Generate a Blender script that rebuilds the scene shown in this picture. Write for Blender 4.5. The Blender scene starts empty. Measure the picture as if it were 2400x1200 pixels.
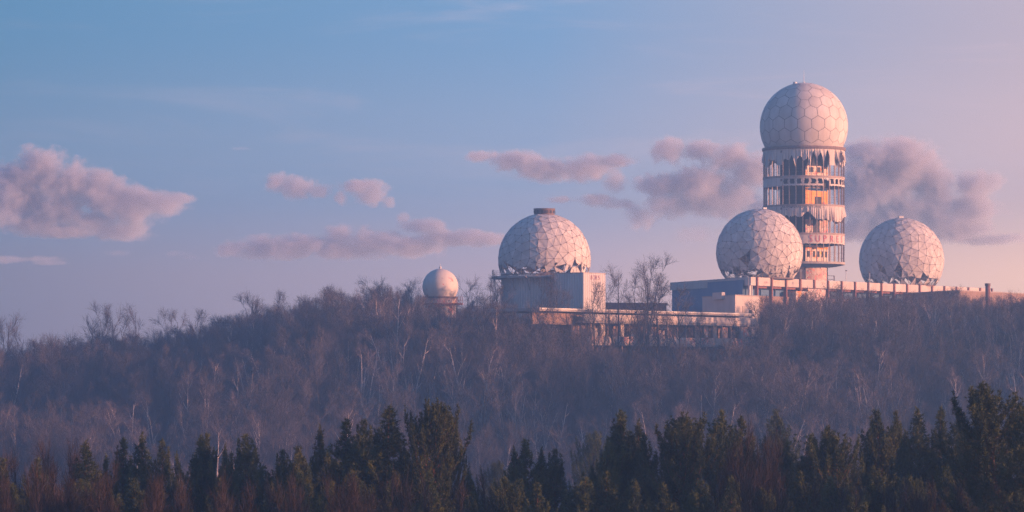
import bpy, bmesh, math, random
import numpy as np
from mathutils import Vector, Matrix, noise as mnoise

SC = bpy.context.scene
COL = SC.collection
R = math.radians
ZC = 30.0                      # camera height above the datum
F = 7680.0                     # focal length in photo pixels (2400 wide)
HOR = 885.0                    # horizon line in the photo

def at(px, py, Y):
    return Vector(((px - 1200.0) / F * Y, Y, ZC + (HOR - py) / F * Y))

# ------------------------------------------------------------------ camera
cam_d = bpy.data.cameras.new('camera')
cam = bpy.data.objects.new('camera', cam_d); COL.objects.link(cam)
cam.location = (0, 0, ZC); cam.rotation_euler = (R(90), 0, 0)
cam_d.sensor_width = 36; cam_d.lens = 36 * F / 2400
cam_d.shift_y = (HOR - 600) / 2400
cam_d.clip_start = 1; cam_d.clip_end = 20000
SC.camera = cam

# ------------------------------------------------------------------ sky and sun
SUN_EL = R(7.3); SUN_AZ = R(105)                 # azimuth clockwise from +Y
SUN = Vector((math.sin(SUN_AZ) * math.cos(SUN_EL), math.cos(SUN_AZ) * math.cos(SUN_EL), math.sin(SUN_EL)))
world = bpy.data.worlds.new('World'); SC.world = world; world.use_nodes = True
wt = world.node_tree; wt.nodes.clear()
def WN(t, **k):
    n = wt.nodes.new(t)
    for a, b in k.items(): setattr(n, a, b)
    return n
def wmath(op, a, b=None, c=None):
    n = WN('ShaderNodeMath', operation=op)
    for i, v in enumerate((a, b, c)):
        if v is None: continue
        if isinstance(v, (int, float)): n.inputs[i].default_value = v
        else: wt.links.new(v, n.inputs[i])
    return n.outputs[0]
def wmix(f, a, b, mode='MIX'):
    n = WN('ShaderNodeMix', data_type='RGBA', blend_type=mode)
    for s, v in ((n.inputs['Factor'], f), (n.inputs[6], a), (n.inputs[7], b)):
        if isinstance(v, (int, float)): s.default_value = v
        elif isinstance(v, tuple): s.default_value = (*v, 1)
        else: wt.links.new(v, s)
    return n.outputs[2]
def wramp(fac, stops):
    n = WN('ShaderNodeValToRGB'); cr = n.color_ramp
    cr.interpolation = 'EASE'
    while len(cr.elements) < len(stops): cr.elements.new(0.5)
    for e, (p, c) in zip(cr.elements, stops):
        e.position = p; e.color = (*c, 1)
    wt.links.new(fac, n.inputs[0]); return n.outputs[0]
sky = WN('ShaderNodeTexSky', sky_type='NISHITA', sun_disc=False)
sky.sun_elevation = SUN_EL; sky.sun_rotation = SUN_AZ; sky.altitude = 100
sky.air_density = 1.0; sky.dust_density = 1.4; sky.ozone_density = 2.0
tc = WN('ShaderNodeTexCoord')
sep = WN('ShaderNodeSeparateXYZ'); wt.links.new(tc.outputs['Generated'], sep.inputs[0])
hx = wmath('DIVIDE', sep.outputs[0], wmath('SQRT', wmath('ADD', wmath('MULTIPLY', sep.outputs[0], sep.outputs[0]), wmath('ADD', wmath('MULTIPLY', sep.outputs[1], sep.outputs[1]), 1e-5))))
mr = WN('ShaderNodeMapRange'); mr.clamp = True
wt.links.new(hx, mr.inputs[0])
for i, v in enumerate((-0.17, 0.19, 0.0, 1.0)): mr.inputs[i + 1].default_value = v
taz = mr.outputs[0]                                # 0 left ... 1 towards the sun
el = wmath('MAXIMUM', sep.outputs[2], 0.0)
elp = wmath('POWER', el, 0.5)                       # 0.115 -> 0.34
LEFT = wramp(elp, [(0.0, (.30, .215, .255)), (0.17, (.255, .22, .28)), (0.25, (.165, .26, .40)), (0.335, (.075, .222, .39)), (0.6, (.06, .18, .40)), (1.0, (.04, .13, .34))])
RIGHT = wramp(elp, [(0.0, (1.75, .93, .53)), (0.17, (1.6, .88, .54)), (0.25, (.88, .56, .52)), (0.335, (.61, .44, .47)), (0.6, (.20, .27, .46)), (1.0, (.05, .15, .36))])
# a bluish middle between the two
MID = wramp(elp, [(0.0, (.80, .51, .50)), (0.17, (.69, .485, .545)), (0.25, (.335, .40, .57)), (0.335, (.17, .32, .54)), (0.6, (.10, .22, .46)), (1.0, (.045, .14, .35))])
f1 = WN('ShaderNodeMapRange'); wt.links.new(taz, f1.inputs[0]); f1.inputs[2].default_value = 0.5
f2 = WN('ShaderNodeMapRange'); wt.links.new(taz, f2.inputs[0]); f2.inputs[1].default_value = 0.5
grad = wmix(f2.outputs[0], wmix(f1.outputs[0], LEFT, MID), RIGHT)
# thin high cirrus veils
mp = WN('ShaderNodeMapping'); wt.links.new(tc.outputs['Generated'], mp.inputs[0])
mp.inputs['Rotation'].default_value = (0, R(-9), 0); mp.inputs['Scale'].default_value = (7, 1, 55)
nz = WN('ShaderNodeTexNoise'); nz.inputs['Scale'].default_value = 1.4; nz.inputs['Detail'].default_value = 7; nz.inputs['Roughness'].default_value = .6; nz.inputs['Distortion'].default_value = .5
wt.links.new(mp.outputs[0], nz.inputs['Vector'])
cr = wramp(nz.outputs['Fac'], [(0.0, (0, 0, 0)), (0.5, (0, 0, 0)), (0.72, (1, 1, 1))])
fade = wramp(elp, [(0.0, (0, 0, 0)), (0.22, (0.3, .3, .3)), (0.30, (1, 1, 1)), (0.6, (.5, .5, .5)), (1, (.3, .3, .3))])
cirf = wmath('MULTIPLY', wmath('MULTIPLY', cr, fade), wmath('ADD', wmath('MULTIPLY', taz, .40), .05))
grad = wmix(cirf, grad, (.78, .56, .60))
tint = wmix(1.0, grad, (5.45, 5.45, 5.45), 'MULTIPLY')
final = wmix(0.92, sky.outputs[0], tint)
bg = WN('ShaderNodeBackground'); bg.inputs[1].default_value = 0.1
wt.links.new(final, bg.inputs[0])
wo = WN('ShaderNodeOutputWorld'); wt.links.new(bg.outputs[0], wo.inputs[0])

sun_d = bpy.data.lights.new('sun', 'SUN'); sun = bpy.data.objects.new('sun', sun_d); COL.objects.link(sun)
sun_d.energy = 5.0; sun_d.angle = R(0.6); sun_d.color = (1.0, 0.46, 0.255)
sun.rotation_euler = SUN.to_track_quat('Z', 'Y').to_euler(); sun.location = (300, -100, 200)

SC.view_settings.view_transform = 'Standard'; SC.view_settings.look = 'None'
SC.view_settings.exposure = 1.3; SC.view_settings.gamma = 1.0; SC.view_settings.use_curve_mapping = False
SC.render.engine = 'CYCLES'
SC.cycles.use_denoising = True; SC.cycles.denoising_prefilter = 'NONE'
try: SC.cycles.denoiser = 'OPENIMAGEDENOISE'
except Exception: pass
SC.cycles.max_bounces = 6; SC.cycles.volume_bounces = 1; SC.cycles.diffuse_bounces = 2
SC.cycles.transparent_max_bounces = 8
SC.cycles.use_adaptive_sampling = True; SC.cycles.adaptive_threshold = 0.01
SC.cycles.volume_step_rate = 0.35; SC.cycles.volume_max_steps = 160

# ------------------------------------------------------------------ materials
def mk(name, c1, c2=None, scale=1.0, rough=.85, bump=0.0, bscale=None, stretch=(1, 1, 1), rnd=0.0, coord='Object',
       paint=None, pz=None, wave=None, spec=.25):
    """two tones mixed by noise; paint = [(colour, scale, threshold, seed)] flat spray-paint marks, pz = (z0, z1) band that was in reach"""
    m = bpy.data.materials.new(name); m.use_nodes = True; t = m.node_tree
    b = t.nodes['Principled BSDF']; b.inputs['Roughness'].default_value = rough
    b.inputs['Specular IOR Level'].default_value = spec
    if c2 is None: c2 = tuple(x * .8 for x in c1)
    tcn = t.nodes.new('ShaderNodeTexCoord'); mp = t.nodes.new('ShaderNodeMapping'); mp.inputs['Scale'].default_value = stretch
    t.links.new(tcn.outputs[coord], mp.inputs[0])
    def N(sc, seed=0, det=5, vec=None):
        n = t.nodes.new('ShaderNodeTexNoise'); n.noise_dimensions = '4D'; n.inputs['W'].default_value = seed
        n.inputs['Scale'].default_value = sc; n.inputs['Detail'].default_value = det; n.inputs['Roughness'].default_value = .6
        t.links.new(vec or mp.outputs[0], n.inputs['Vector']); return n.outputs['Fac']
    def mr(v, a, b_, c=0.0, d=1.0):
        n = t.nodes.new('ShaderNodeMapRange'); t.links.new(v, n.inputs[0])
        for i, q in enumerate((a, b_, c, d)): n.inputs[i + 1].default_value = q
        return n.outputs[0]
    def mix(f, a, b_, mode='MIX'):
        n = t.nodes.new('ShaderNodeMix'); n.data_type = 'RGBA'; n.blend_type = mode
        for s, v in ((n.inputs['Factor'], f), (n.inputs[6], a), (n.inputs[7], b_)):
            if isinstance(v, (int, float)): s.default_value = v
            elif isinstance(v, tuple): s.default_value = (*v, 1)
            else: t.links.new(v, s)
        return n.outputs[2]
    def mul(a, b_):
        n = t.nodes.new('ShaderNodeMath'); n.operation = 'MULTIPLY'; t.links.new(a, n.inputs[0])
        if isinstance(b_, (int, float)): n.inputs[1].default_value = b_
        else: t.links.new(b_, n.inputs[1])
        return n.outputs[0]
    col = mix(mr(N(scale), .35, .68), c1, c2)
    if rnd:
        oi = t.nodes.new('ShaderNodeObjectInfo')
        v = mr(oi.outputs['Random'], 0, 1, 1 - rnd, 1 + rnd)
        vc = t.nodes.new('ShaderNodeCombineColor')
        for i in range(3): t.links.new(v, vc.inputs[i])
        col = mix(1.0, col, vc.outputs[0], 'MULTIPLY')
    if paint:
        mask = None
        if pz:
            s = t.nodes.new('ShaderNodeSeparateXYZ'); t.links.new(tcn.outputs['Object'], s.inputs[0])
            mask = mr(s.outputs[2], pz[0], pz[1], 1.0, 0.0)
        for (pc, ps, th, seed) in paint:
            f = mr(N(ps, seed, 3, tcn.outputs['Object']), th, th + .03)
            if mask is not None: f = mul(f, mask)
            col = mix(f, col, pc)
    t.links.new(col, b.inputs['Base Color'])
    if bump:
        bn = t.nodes.new('ShaderNodeBump'); bn.inputs['Strength'].default_value = 1.0; bn.inputs['Distance'].default_value = bump
        t.links.new(N(bscale or scale * 4, 7), bn.inputs['Height']); t.links.new(bn.outputs[0], b.inputs['Normal'])
    return m

M = {}
GRAF = [((.03, .03, .04), .9, .60, 3.1), ((.45, .06, .10), .7, .66, 9.2), ((.06, .10, .22), 1.3, .67, 14.0), ((.65, .62, .6), 1.7, .66, 21.0)]
M['hexpanel'] = mk('radome_panel_paint', (.67, .60, .57), (.50, .43, .40), .6, .6, .01, 3, (1, 1, .22), .08)
M['tripanel'] = mk('radome_membrane', (.70, .63, .60), (.50, .44, .42), .7, .7, .03, 1.7, (1, 1, .45), .12,
                   paint=[((.06, .06, .07), .75, .55, 3.1), ((.06, .06, .08), 2.2, .60, 41.0), ((.30, .30, .32), 1.1, .60, 5.5), ((.45, .12, .14), .9, .68, 9.2), ((.10, .12, .2), 1.5, .68, 14.0)], pz=(1.3, 2.7))
M['smalldome'] = mk('small_radome_shell', (.68, .60, .56), (.60, .52, .48), .7, .6, .0, None, (1, 1, .3), 0,
                    paint=[((.50, .05, .05), .9, .62, 3.3), ((.15, .10, .12), 1.4, .66, 8.0)], pz=(.6, 1.8))
M['seam'] = mk('dark_seam', (.20, .14, .13), (.12, .09, .09), 2, .9)
M['strut'] = mk('membrane_seam', (.34, .27, .25), (.26, .20, .19), 2, .8)
M['steel'] = mk('weathered_steel', (.16, .10, .09), (.24, .17, .15), 3, .7)
M['palesteel'] = mk('pale_steel_post', (.42, .33, .30), (.28, .19, .16), 2, .7, 0, None, (1, 1, .4))
M['rust'] = mk('rusty_column', (.20, .08, .07), (.30, .13, .10), 2, .85)
M['fabric'] = mk('torn_cladding_sheet', (.66, .58, .55), (.50, .43, .40), .7, .8, .05, 1.2, (1, 1, .35), .08)
M['fabricg'] = mk('cladding_with_tags', (.66, .58, .55), (.50, .43, .40), .7, .8, .03, 1.2, (1, 1, .35), .06,
                  paint=[((.10, .07, .08), 1.6, .66, 4.0), ((.55, .22, .22), 1.1, .66, 2.2)])
M['concrete'] = mk('stained_concrete', (.46, .40, .38), (.32, .27, .26), .6, .9, .02, 5, (1, 1, .4), .04)
M['paleconc'] = mk('pale_fascia', (.62, .54, .51), (.48, .40, .37), .4, .85, .01, 4, (1, 1, .5), .05,
                   paint=[((.28, .10, .12), 1.6, .70, 2.0), ((.10, .09, .10), 1.9, .72, 12.0)])
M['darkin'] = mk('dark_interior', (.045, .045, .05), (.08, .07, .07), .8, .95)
M['bluewall'] = mk('grey_blue_wall', (.10, .185, .33), (.15, .235, .37), .35, .9, 0, None, (1, 1, .3))
M['corr'] = mk('corrugated_sheet', (.60, .55, .54), (.48, .45, .45), .3, .7, 0, None, (1, 1, .2))
M['yellow'] = mk('ochre_painted_wall', (.80, .33, .06), (.72, .38, .12), .6, .85, 0, None, (1, 1, 1), 0,
                 paint=[((.62, .50, .42), .5, .68, 8.0)])
M['graffwall'] = mk('graffiti_wall', (.58, .45, .40), (.45, .32, .28), .5, .9, 0, None, (1, 1, 1), 0,
                    paint=[((.70, .22, .20), 1.3, .57, 3.0), ((.72, .36, .14), 1.1, .62, 17.0), ((.66, .60, .58), 1.7, .57, 6.0), ((.10, .06, .08), 2.0, .60, 11.0), ((.55, .15, .28), 1.5, .63, 25.0), ((.12, .14, .20), 1.4, .66, 31.0)])
M['orangewall'] = mk('orange_graffiti_wall', (.66, .56, .50), (.60, .46, .38), .5, .9, 0, None, (1, 1, 1), 0,
                     paint=[((.80, .30, .08), .9, .56, 3.0), ((.70, .10, .08), 1.1, .62, 17.0), ((.78, .50, .10), .8, .62, 6.0)])
M['redroof'] = mk('red_brown_roof', (.30, .11, .09), (.24, .10, .09), .5, .9)
M['brickish'] = mk('brown_rendered_wall', (.36, .24, .19), (.24, .17, .15), .8, .95, .03, 3, (3, 3, .35))
M['redpaint'] = mk('red_spray_paint', (.62, .16, .18), (.50, .13, .15), 1.5, .8)
M['darkpaint'] = mk('black_spray_paint', (.05, .04, .05), (.09, .07, .08), 2, .8)
M['maroon'] = mk('maroon_spray_paint', (.30, .06, .08), (.24, .05, .07), 2, .8)
M['white'] = mk('white_metal', (.75, .72, .70), (.62, .58, .56), 2, .6)
M['bark'] = mk('bare_tree_bark', (.066, .060, .066), (.10, .088, .093), .6, .95, 0, None, (1, 1, 1), .25)
M['twig'] = mk('bare_twigs', (.076, .067, .074), (.115, .096, .102), .25, .95, 0, None, (1, 1, 1), .25)
M['birch'] = mk('birch_bark', (.74, .63, .58), (.42, .34, .31), .8, .9, 0, None, (1, 1, 2.5), .15)
M['birchtwig'] = mk('birch_twigs', (.14, .113, .118), (.20, .156, .158), .3, .95, 0, None, (1, 1, 1), .2)
M['redtwig'] = mk('reddish_twigs', (.040, .029, .027), (.058, .039, .035), .5, .95, 0, None, (1, 1, 1), .25)
M['pinebark'] = mk('pine_bark', (.15, .075, .05), (.09, .055, .04), .8, .95)
M['needle'] = mk('pine_needles', (.022, .042, .018), (.115, .122, .040), .55, .8, 0, None, (1, 1, 1), .22)  # dark and light tones put shaded and sunlit tufts into the colour, by noise
M['soil'] = mk('leaf_litter', (.060, .045, .038), (.095, .07, .055), .12, 1.0, .1, .8)

# ------------------------------------------------------------------ mesh helpers
def tag(o, label=None, cat=None, group=None, kind=None):
    for k, v in (('label', label), ('category', cat), ('group', group), ('kind', kind)):
        if v: o[k] = v
    return o
def empty(name, loc=(0, 0, 0), rz=0, scale=1.0):
    o = bpy.data.objects.new(name, None); COL.objects.link(o)
    o.location = loc; o.rotation_euler = (0, 0, rz); o.scale = (scale,) * 3
    o.empty_display_size = .5
    return o
def mesh(name, verts, faces, smooth=False):
    me = bpy.data.meshes.new(name); me.from_pydata([tuple(v) for v in verts], [], faces); me.update()
    if smooth: me.shade_smooth()
    return me
def obj(name, me, mat=None, parent=None, loc=None):
    if mat is not None and not me.materials: me.materials.append(M[mat])
    o = bpy.data.objects.new(name, me); COL.objects.link(o)
    if parent is not None: o.parent = parent
    if loc is not None: o.location = loc
    return o
class MB:
    """collects simple shapes for one mesh"""
    def __init__(s): s.v = []; s.f = []
    def add(s, v, f):
        k = len(s.v); s.v += [tuple(x) for x in v]; s.f += [tuple(i + k for i in q) for q in f]; return s
    def prism(s, poly, z0, z1):
        n = len(poly)
        v = [(p[0], p[1], z0) for p in poly] + [(p[0], p[1], z1) for p in poly]
        f = [tuple(range(n))[::-1], tuple(range(n, 2 * n))] + [(i, (i + 1) % n, n + (i + 1) % n, n + i) for i in range(n)]
        return s.add(v, f)
    def box(s, c, size, rz=0):
        cx, cy, cz = c; a, b, h = (q / 2 for q in size); co, si = math.cos(rz), math.sin(rz)
        poly = [(cx + x * co - y * si, cy + x * si + y * co) for x, y in ((-a, -b), (a, -b), (a, b), (-a, b))]
        return s.prism(poly, cz - h, cz + h)
    def bar(s, a, b, r, n=4, r2=None):
        a, b = Vector(a), Vector(b); d = b - a
        if d.length < 1e-6: return s
        q = d.to_track_quat('Z', 'Y'); r2 = r if r2 is None else r2
        v = []
        for p, rr in ((a, r), (b, r2)):
            for i in range(n):
                w = 2 * math.pi * (i + .5) / n
                v.append(p + q @ Vector((rr * math.cos(w), rr * math.sin(w), 0)))
        f = [(i, (i + 1) % n, n + (i + 1) % n, n + i) for i in range(n)] + [tuple(range(n))[::-1], tuple(range(n, 2 * n))]
        return s.add(v, f)
    def lathe(s, prof, n=48, a0=0, a1=2 * math.pi):
        full = abs(a1 - a0 - 2 * math.pi) < 1e-6; m = n if full else n + 1
        v = []
        for r, z in prof:
            for i in range(m):
                w = a0 + (a1 - a0) * i / n; v.append((r * math.cos(w), r * math.sin(w), z))
        f = []
        for j in range(len(prof) - 1):
            for i in range(n):
                i2 = (i + 1) % m
                f.append((j * m + i, j * m + i2, (j + 1) * m + i2, (j + 1) * m + i))
        return s.add(v, f)
    def build(s, name, mat, parent=None, smooth=False, loc=None):
        return obj(name, mesh(name, s.v, s.f, smooth), mat, parent, loc)
def text_mesh(body, size, name='lettering'):
    cu = bpy.data.curves.new(name, 'FONT'); cu.body = body; cu.size = size; cu.align_x = 'CENTER'; cu.resolution_u = 3
    o = bpy.data.objects.new(name, cu); COL.objects.link(o)
    dg = bpy.context.evaluated_depsgraph_get()
    me = bpy.data.meshes.new_from_object(o.evaluated_get(dg))
    bpy.data.objects.remove(o); me.materials.clear()
    return me

# ------------------------------------------------------------------ ground
PX = np.array([-400, -160, -95, -72, -53, -33, -18, 0, 20, 60, 110, 160, 400.])
PZ = np.array([-16, -14, -6.5, -4.5, -1.5, 4.0, 7.0, 8.0, 9.0, 10.0, 10.0, 9, -8.])
FY = np.array([380, 430, 512, 556, 578, 660, 760, 900.])
FV = np.array([0., .03, .74, .80, 1.0, 1.0, .55, .05])
NY = np.array([-300, 0, 60, 140, 210, 300, 380, 2000.])
NZ = np.array([-6, -2.2, -6, -13, -16, -18, -23, -23.])
def ground_z(x, y):
    base = np.interp(y, NY, NZ)
    P = np.interp(x * 575 / max(y, 430), PX, PZ)
    f = np.interp(y, FY, FV)
    return ZC + base + (P - base) * f
def build_ground():
    xs = np.concatenate([np.linspace(-900, -220, 14)[:-1], np.linspace(-220, 220, 111), np.linspace(220, 900, 14)[1:]])
    ys = np.concatenate([np.linspace(-120, 200, 20)[:-1], np.linspace(200, 680, 121), np.linspace(680, 1150, 14)[1:]])
    v = []
    for y in ys:
        for x in xs:
            z = ground_z(x, y)
            if abs(x) < 300 and 190 < y < 680:
                z += .8 * mnoise.noise(Vector((x * .03, y * .03, 0))) + .25 * mnoise.noise(Vector((x * .15, y * .15, 4)))
            v.append((x, y, z))
    n = len(xs)
    f = [(j * n + i, j * n + i + 1, (j + 1) * n + i + 1, (j + 1) * n + i) for j in range(len(ys) - 1) for i in range(n - 1)]
    tag(obj('ground', mesh('ground', v, f, True), 'soil'), 'dark leaf littered hill and valley floor', None, None, 'structure')
build_ground()

# ------------------------------------------------------------------ main flat-roofed bunker
A = at(1573, 662, 603); B = at(1757, 649, 570); Cc = B + (at(2230, 672.5, 631) - B) * 1.22
A.z = B.z = Cc.z = ZC + 17.5
D = A + (Cc - B)
RZ = B.z; GZ = ZC + 7.0
def v2(p): return (p.x, p.y)
uR = (Cc - B).normalized(); uL = (A - B).normalized()
nR = Vector((uR.y, -uR.x, 0)); nL = Vector((-abs(uL.y), -abs(uL.x), 0)).normalized()
def bunker():
    root = empty('bunker_building', (B.x, B.y, GZ)); o0 = Vector((B.x, B.y, GZ))
    tag(root, 'long flat roofed concrete bunker with tagged white fascia under the tower', 'building')
    def L(p): return Vector(p) - o0
    # body set back behind the colonnade on the sunny side
    rec = 1.6
    bi = B - nR * rec; ci = Cc - nR * rec
    # left wall plane stays at the edge, so slide bi along uL
    poly = [L(A + uR * .3), L(B - nR * rec + uR * .3), L(ci), L(D)]
    MB().prism([(p.x, p.y) for p in poly], 0, RZ - GZ - .45).build('wall', 'bluewall', root)
    # lower front wall (parapet below the openings)
    m = MB(); p0, p1 = L(B + uR * .5), L(Cc)
    q0, q1 = p0 - nR * 1.4, p1 - nR * 1.4
    m.prism([(p0.x, p0.y), (p1.x, p1.y), (q1.x, q1.y), (q0.x, q0.y)], 0, 7.3).build('lower_wall', 'brickish', root)
    # roof slab
    poly = [L(A - nL * 0 + uR * .5), L(B - nR * .5 + uR * .2), L(Cc - nR * .5), L(D)]
    MB().prism([(p.x, p.y) for p in poly], RZ - GZ - .42, RZ - GZ - .12).build('roof', 'concrete', root)
    # fascia panels, sunny side: one between each pair of columns
    tot = (Cc - B).length
    cols = []
    s = 1.9
    while s < tot: cols.append(s); s += 4.95
    edges = [0] + cols + [tot]
    for i in range(len(edges) - 1):
        a, b = edges[i] + .14, edges[i + 1] - .14
        if i == 0: a = 0
        p, q = L(B + uR * a + nR * .25), L(B + uR * b + nR * .25)
        pi_, qi = p - nR * .45, q - nR * .45
        MB().prism([(p.x, p.y), (q.x, q.y), (qi.x, qi.y), (pi_.x, pi_.y)], RZ - GZ - 1.45, RZ - GZ).build('fascia_panel', 'paleconc', root)
        # soffit strip / reddish lintel
        p, q = L(B + uR * a - nR * .3), L(B + uR * b - nR * .3); pi_, qi = p - nR * .25, q - nR * .25
        MB().prism([(p.x, p.y), (q.x, q.y), (qi.x, qi.y), (pi_.x, pi_.y)], RZ - GZ - 1.85, RZ - GZ - 1.47).build('lintel', 'rust', root)
    for s in cols:
        c = L(B + uR * s + nR * .22)
        MB().box((c.x, c.y, (RZ - GZ) / 2 + .02), (.36, .62, RZ - GZ + .04), math.atan2(uR.y, uR.x)).build('column', 'rust', root)
    # shaded side: fascia and blue wall with a strip
    ll = (A - B).length
    n = 6
    for i in range(n):
        a, b = ll * i / n + .02, ll * (i + 1) / n - .02
        p, q = L(B + uL * a + nL * .22), L(B + uL * b + nL * .22); pi_, qi = p - nL * .42, q - nL * .42
        MB().prism([(p.x, p.y), (q.x, q.y), (qi.x, qi.y), (pi_.x, pi_.y)], RZ - GZ - 1.45, RZ - GZ - .003).build('fascia_panel', 'paleconc', root)
    # corner posts at the sunny end
    for s, mt in ((.25, 'paleconc'), (1.05, 'white')):
        c = L(B + uR * s - nR * .2)
        MB().box((c.x, c.y, (RZ - GZ) / 2 - .6), (.5 if s < .5 else .16, .4 if s < .5 else .16, RZ - GZ - 1.75), math.atan2(uR.y, uR.x)).build('post', mt, root)
    # lettering on the shaded fascia
    def wall_text(body, size, s, z, mat, u, nrm, org, name='lettering'):
        me = text_mesh(body, size)
        xa = Vector((u.x, u.y, 0)).normalized(); base = L(org + u * s + nrm * .24)
        for v in me.vertices:
            p = base + xa * v.co.x; v.co = (p.x, p.y, z + v.co.y)
        return obj(name, me, mat, root)
    wall_text('WhIsbe', 1.25, (A - B).length * .29, RZ - GZ - 1.2, 'maroon', -uL, nL, B + uL * ((A - B).length * .58))
    wall_text('o-OSM', .8, (A - B).length * .12, RZ - GZ - 1.15, 'maroon', -uL, nL, B + uL * ((A - B).length * .29))
    wall_text('SDA-', .9, 29.5 + 4.95 * .4, RZ - GZ - 1.25, 'darkpaint', uR, nR * 1.12, B)
    wall_text('x A v', .6, 5.2, RZ - GZ - 1.0, 'maroon', uR, nR * 1.12, B)
    # white graffiti block and graffiti wall in front of the colonnade
    for s0, s1, dz, d, mt, nm in ((13.9, 19.0, 8.35, 1.15, 'orangewall', 'white_block'), (19.05, 25.4, 8.9, .6, 'graffwall', 'graffiti_wall')):
        p, q = L(B + uR * s0 + nR * d), L(B + uR * s1 + nR * d); pi_, qi = p - nR * (d + .8), q - nR * (d + .8)
        MB().prism([(p.x, p.y), (q.x, q.y), (qi.x, qi.y), (pi_.x, pi_.y)], 0, dz).build(nm, mt, root)
    return root
BUNKER = bunker()

def wedge(name, label, cat, corner, right_end, left_end, ztop, z0, mat, extra=None):
    """a block whose near corner points at the valley"""
    o0 = Vector((corner.x, corner.y, z0)); root = empty(name, o0); tag(root, label, cat)
    c, r, l = corner - o0, right_end - o0, left_end - o0
    b = r + l - c
    MB().prism([(l.x, l.y), (c.x, c.y), (r.x, r.y), (b.x, b.y)], 0, ztop - z0).build('wall', mat, root)
    g = .12
    cen = (c + b) / 2
    def out(p): d = (p - cen); d.z = 0; return p + d.normalized() * g
    q = [out(p) for p in (l, c, r, b)]
    MB().prism([(p.x, p.y) for p in q], ztop - z0 + .003, ztop - z0 + .18).build('roof', 'concrete', root)
    if extra: extra(root, o0, c, r, l)
    return root
E = at(2248, 682, 585)
def ex_right(root, o0, c, r, l):
    pass
wedge('rendered_annex', 'brown rendered annex wall running off past the chimney', 'building', E, E + uR * 34, E + uL * 22, E.z, ZC + 6, 'brickish')
Fp = at(1723, 693, 556)
def ex_annex(root, o0, c, r, l):
    u = (r - c).normalized(); n = Vector((u.y, -u.x, 0))
    for s, w, z0, z1, mt, nm in ((2.3, 1.1, 2.4, 5.2, 'concrete', 'door'), (4.6, .9, 3.2, 4.6, 'darkin', 'vent')):
        p, q = c + u * s + n * .05, c + u * (s + w) + n * .05; pi_, qi = p - n * .1, q - n * .1
        MB().prism([(p.x, p.y), (q.x, q.y), (qi.x, qi.y), (pi_.x, pi_.y)], z0, z1).build(nm, mt, root)
    lu = (l - c).normalized(); ln = Vector((-abs(lu.y), -abs(lu.x), 0)).normalized()
    p, q = c + lu * 4.5 + ln * .5, c + lu * 8.5 + ln * .5; pi_, qi = p - ln * .6, q - ln * .6
    MB().prism([(p.x, p.y), (q.x, q.y), (qi.x, qi.y), (pi_.x, pi_.y)], 6.4, 7.6).build('rooftop_box', 'paleconc', root)
wedge('white_annex', 'small whitish annex block with a door in front of the bunker corner', 'building', Fp, Fp + uR * 8.0, Fp + uL * 14, Fp.z, ZC + 7, 'paleconc', ex_annex)

# ------------------------------------------------------------------ lower terrace building
def terrace():
    P0 = at(1257, 722, 500); P1 = at(1760, 736, 546.6); zt = ZC + 10.61
    P0.z = P1.z = zt
    g0 = ZC - 3.0; o0 = Vector((P0.x, P0.y, g0)); root = empty('terrace_building', o0)
    tag(root, 'derelict two storey terrace building with thin roof slab among bare trees', 'building')
    u = (P1 - P0).normalized(); n = Vector((u.y, -u.x, 0)); Ltot = (P1 - P0).length
    def strip(name, s0, s1, off, dep, z0, z1, mat, par=root):
        p, q = P0 - o0 + u * s0 + n * off, P0 - o0 + u * s1 + n * off
        pi_, qi = p - n * dep, q - n * dep
        return MB().prism([(p.x, p.y), (q.x, q.y), (qi.x, qi.y), (pi_.x, pi_.y)], z0 - g0, z1 - g0).build(name, mat, par)
    k = 11.5                               # where the sunlit storeys start along the front
    strip('roof', 0, Ltot, .6, 13, zt - .42, zt, 'concrete')
    strip('roof_edge', -.05, Ltot + .05, .66, .1, zt - .12, zt + .06, 'white')
    strip('core_wall', k + .3, Ltot - .5, -2.2, 8, g0, zt - .44, 'brickish')
    strip('side_wall', 0.6, k, -1.2, .4, zt - 2.4, zt - .44, 'brickish')
    # upper balustrade, sectioned
    rnd = random.Random(3)
    s = k; 
    while s < Ltot + 1.8:
        e = min(s + 5.2, Ltot + 1.9)
        strip('balustrade_panel', s + .03, e - .03, .55, .22, zt - 1.75, zt - .72, 'paleconc')
        strip('floor_slab', s + .01, e - .01, .45, 3.5, zt - 2.1, zt - 1.77, 'concrete')
        strip('lower_panel', s + .05, e - .05, .35, .2, zt - 5.2, zt - 4.15, 'graffwall' if rnd.random() < .5 else 'paleconc')
        strip('lower_slab', s + .01, e - .01, .3, 3.2, zt - 5.55, zt - 5.22, 'concrete')
        s = e
    s = k
    while s < Ltot:
        strip('post', s, s + .22, -.1, .22, zt - 4.12, zt - 2.12, 'palesteel')
        strip('post', s + .5, s + .72, -.1, .22, g0 - 1, zt - 5.57, 'palesteel')
        s += 2.6
    s = k + .5
    while s < Ltot - 2:
        r = rnd.random()
        if r < .8:
            strip('infill_panel', s, s + rnd.uniform(1.2, 2.1), -.55, .08, zt - 4.13, zt - 2.15 - (1.0 * rnd.random() if rnd.random() < .6 else 0), ('brickish', 'paleconc', 'graffwall', 'paleconc')[rnd.randrange(4)])
        s += 2.6
    strip('pillar', Ltot - 3, Ltot + .1, .1, 1.4, g0 - 1, zt - 2.2, 'graffwall')
terrace()
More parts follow.
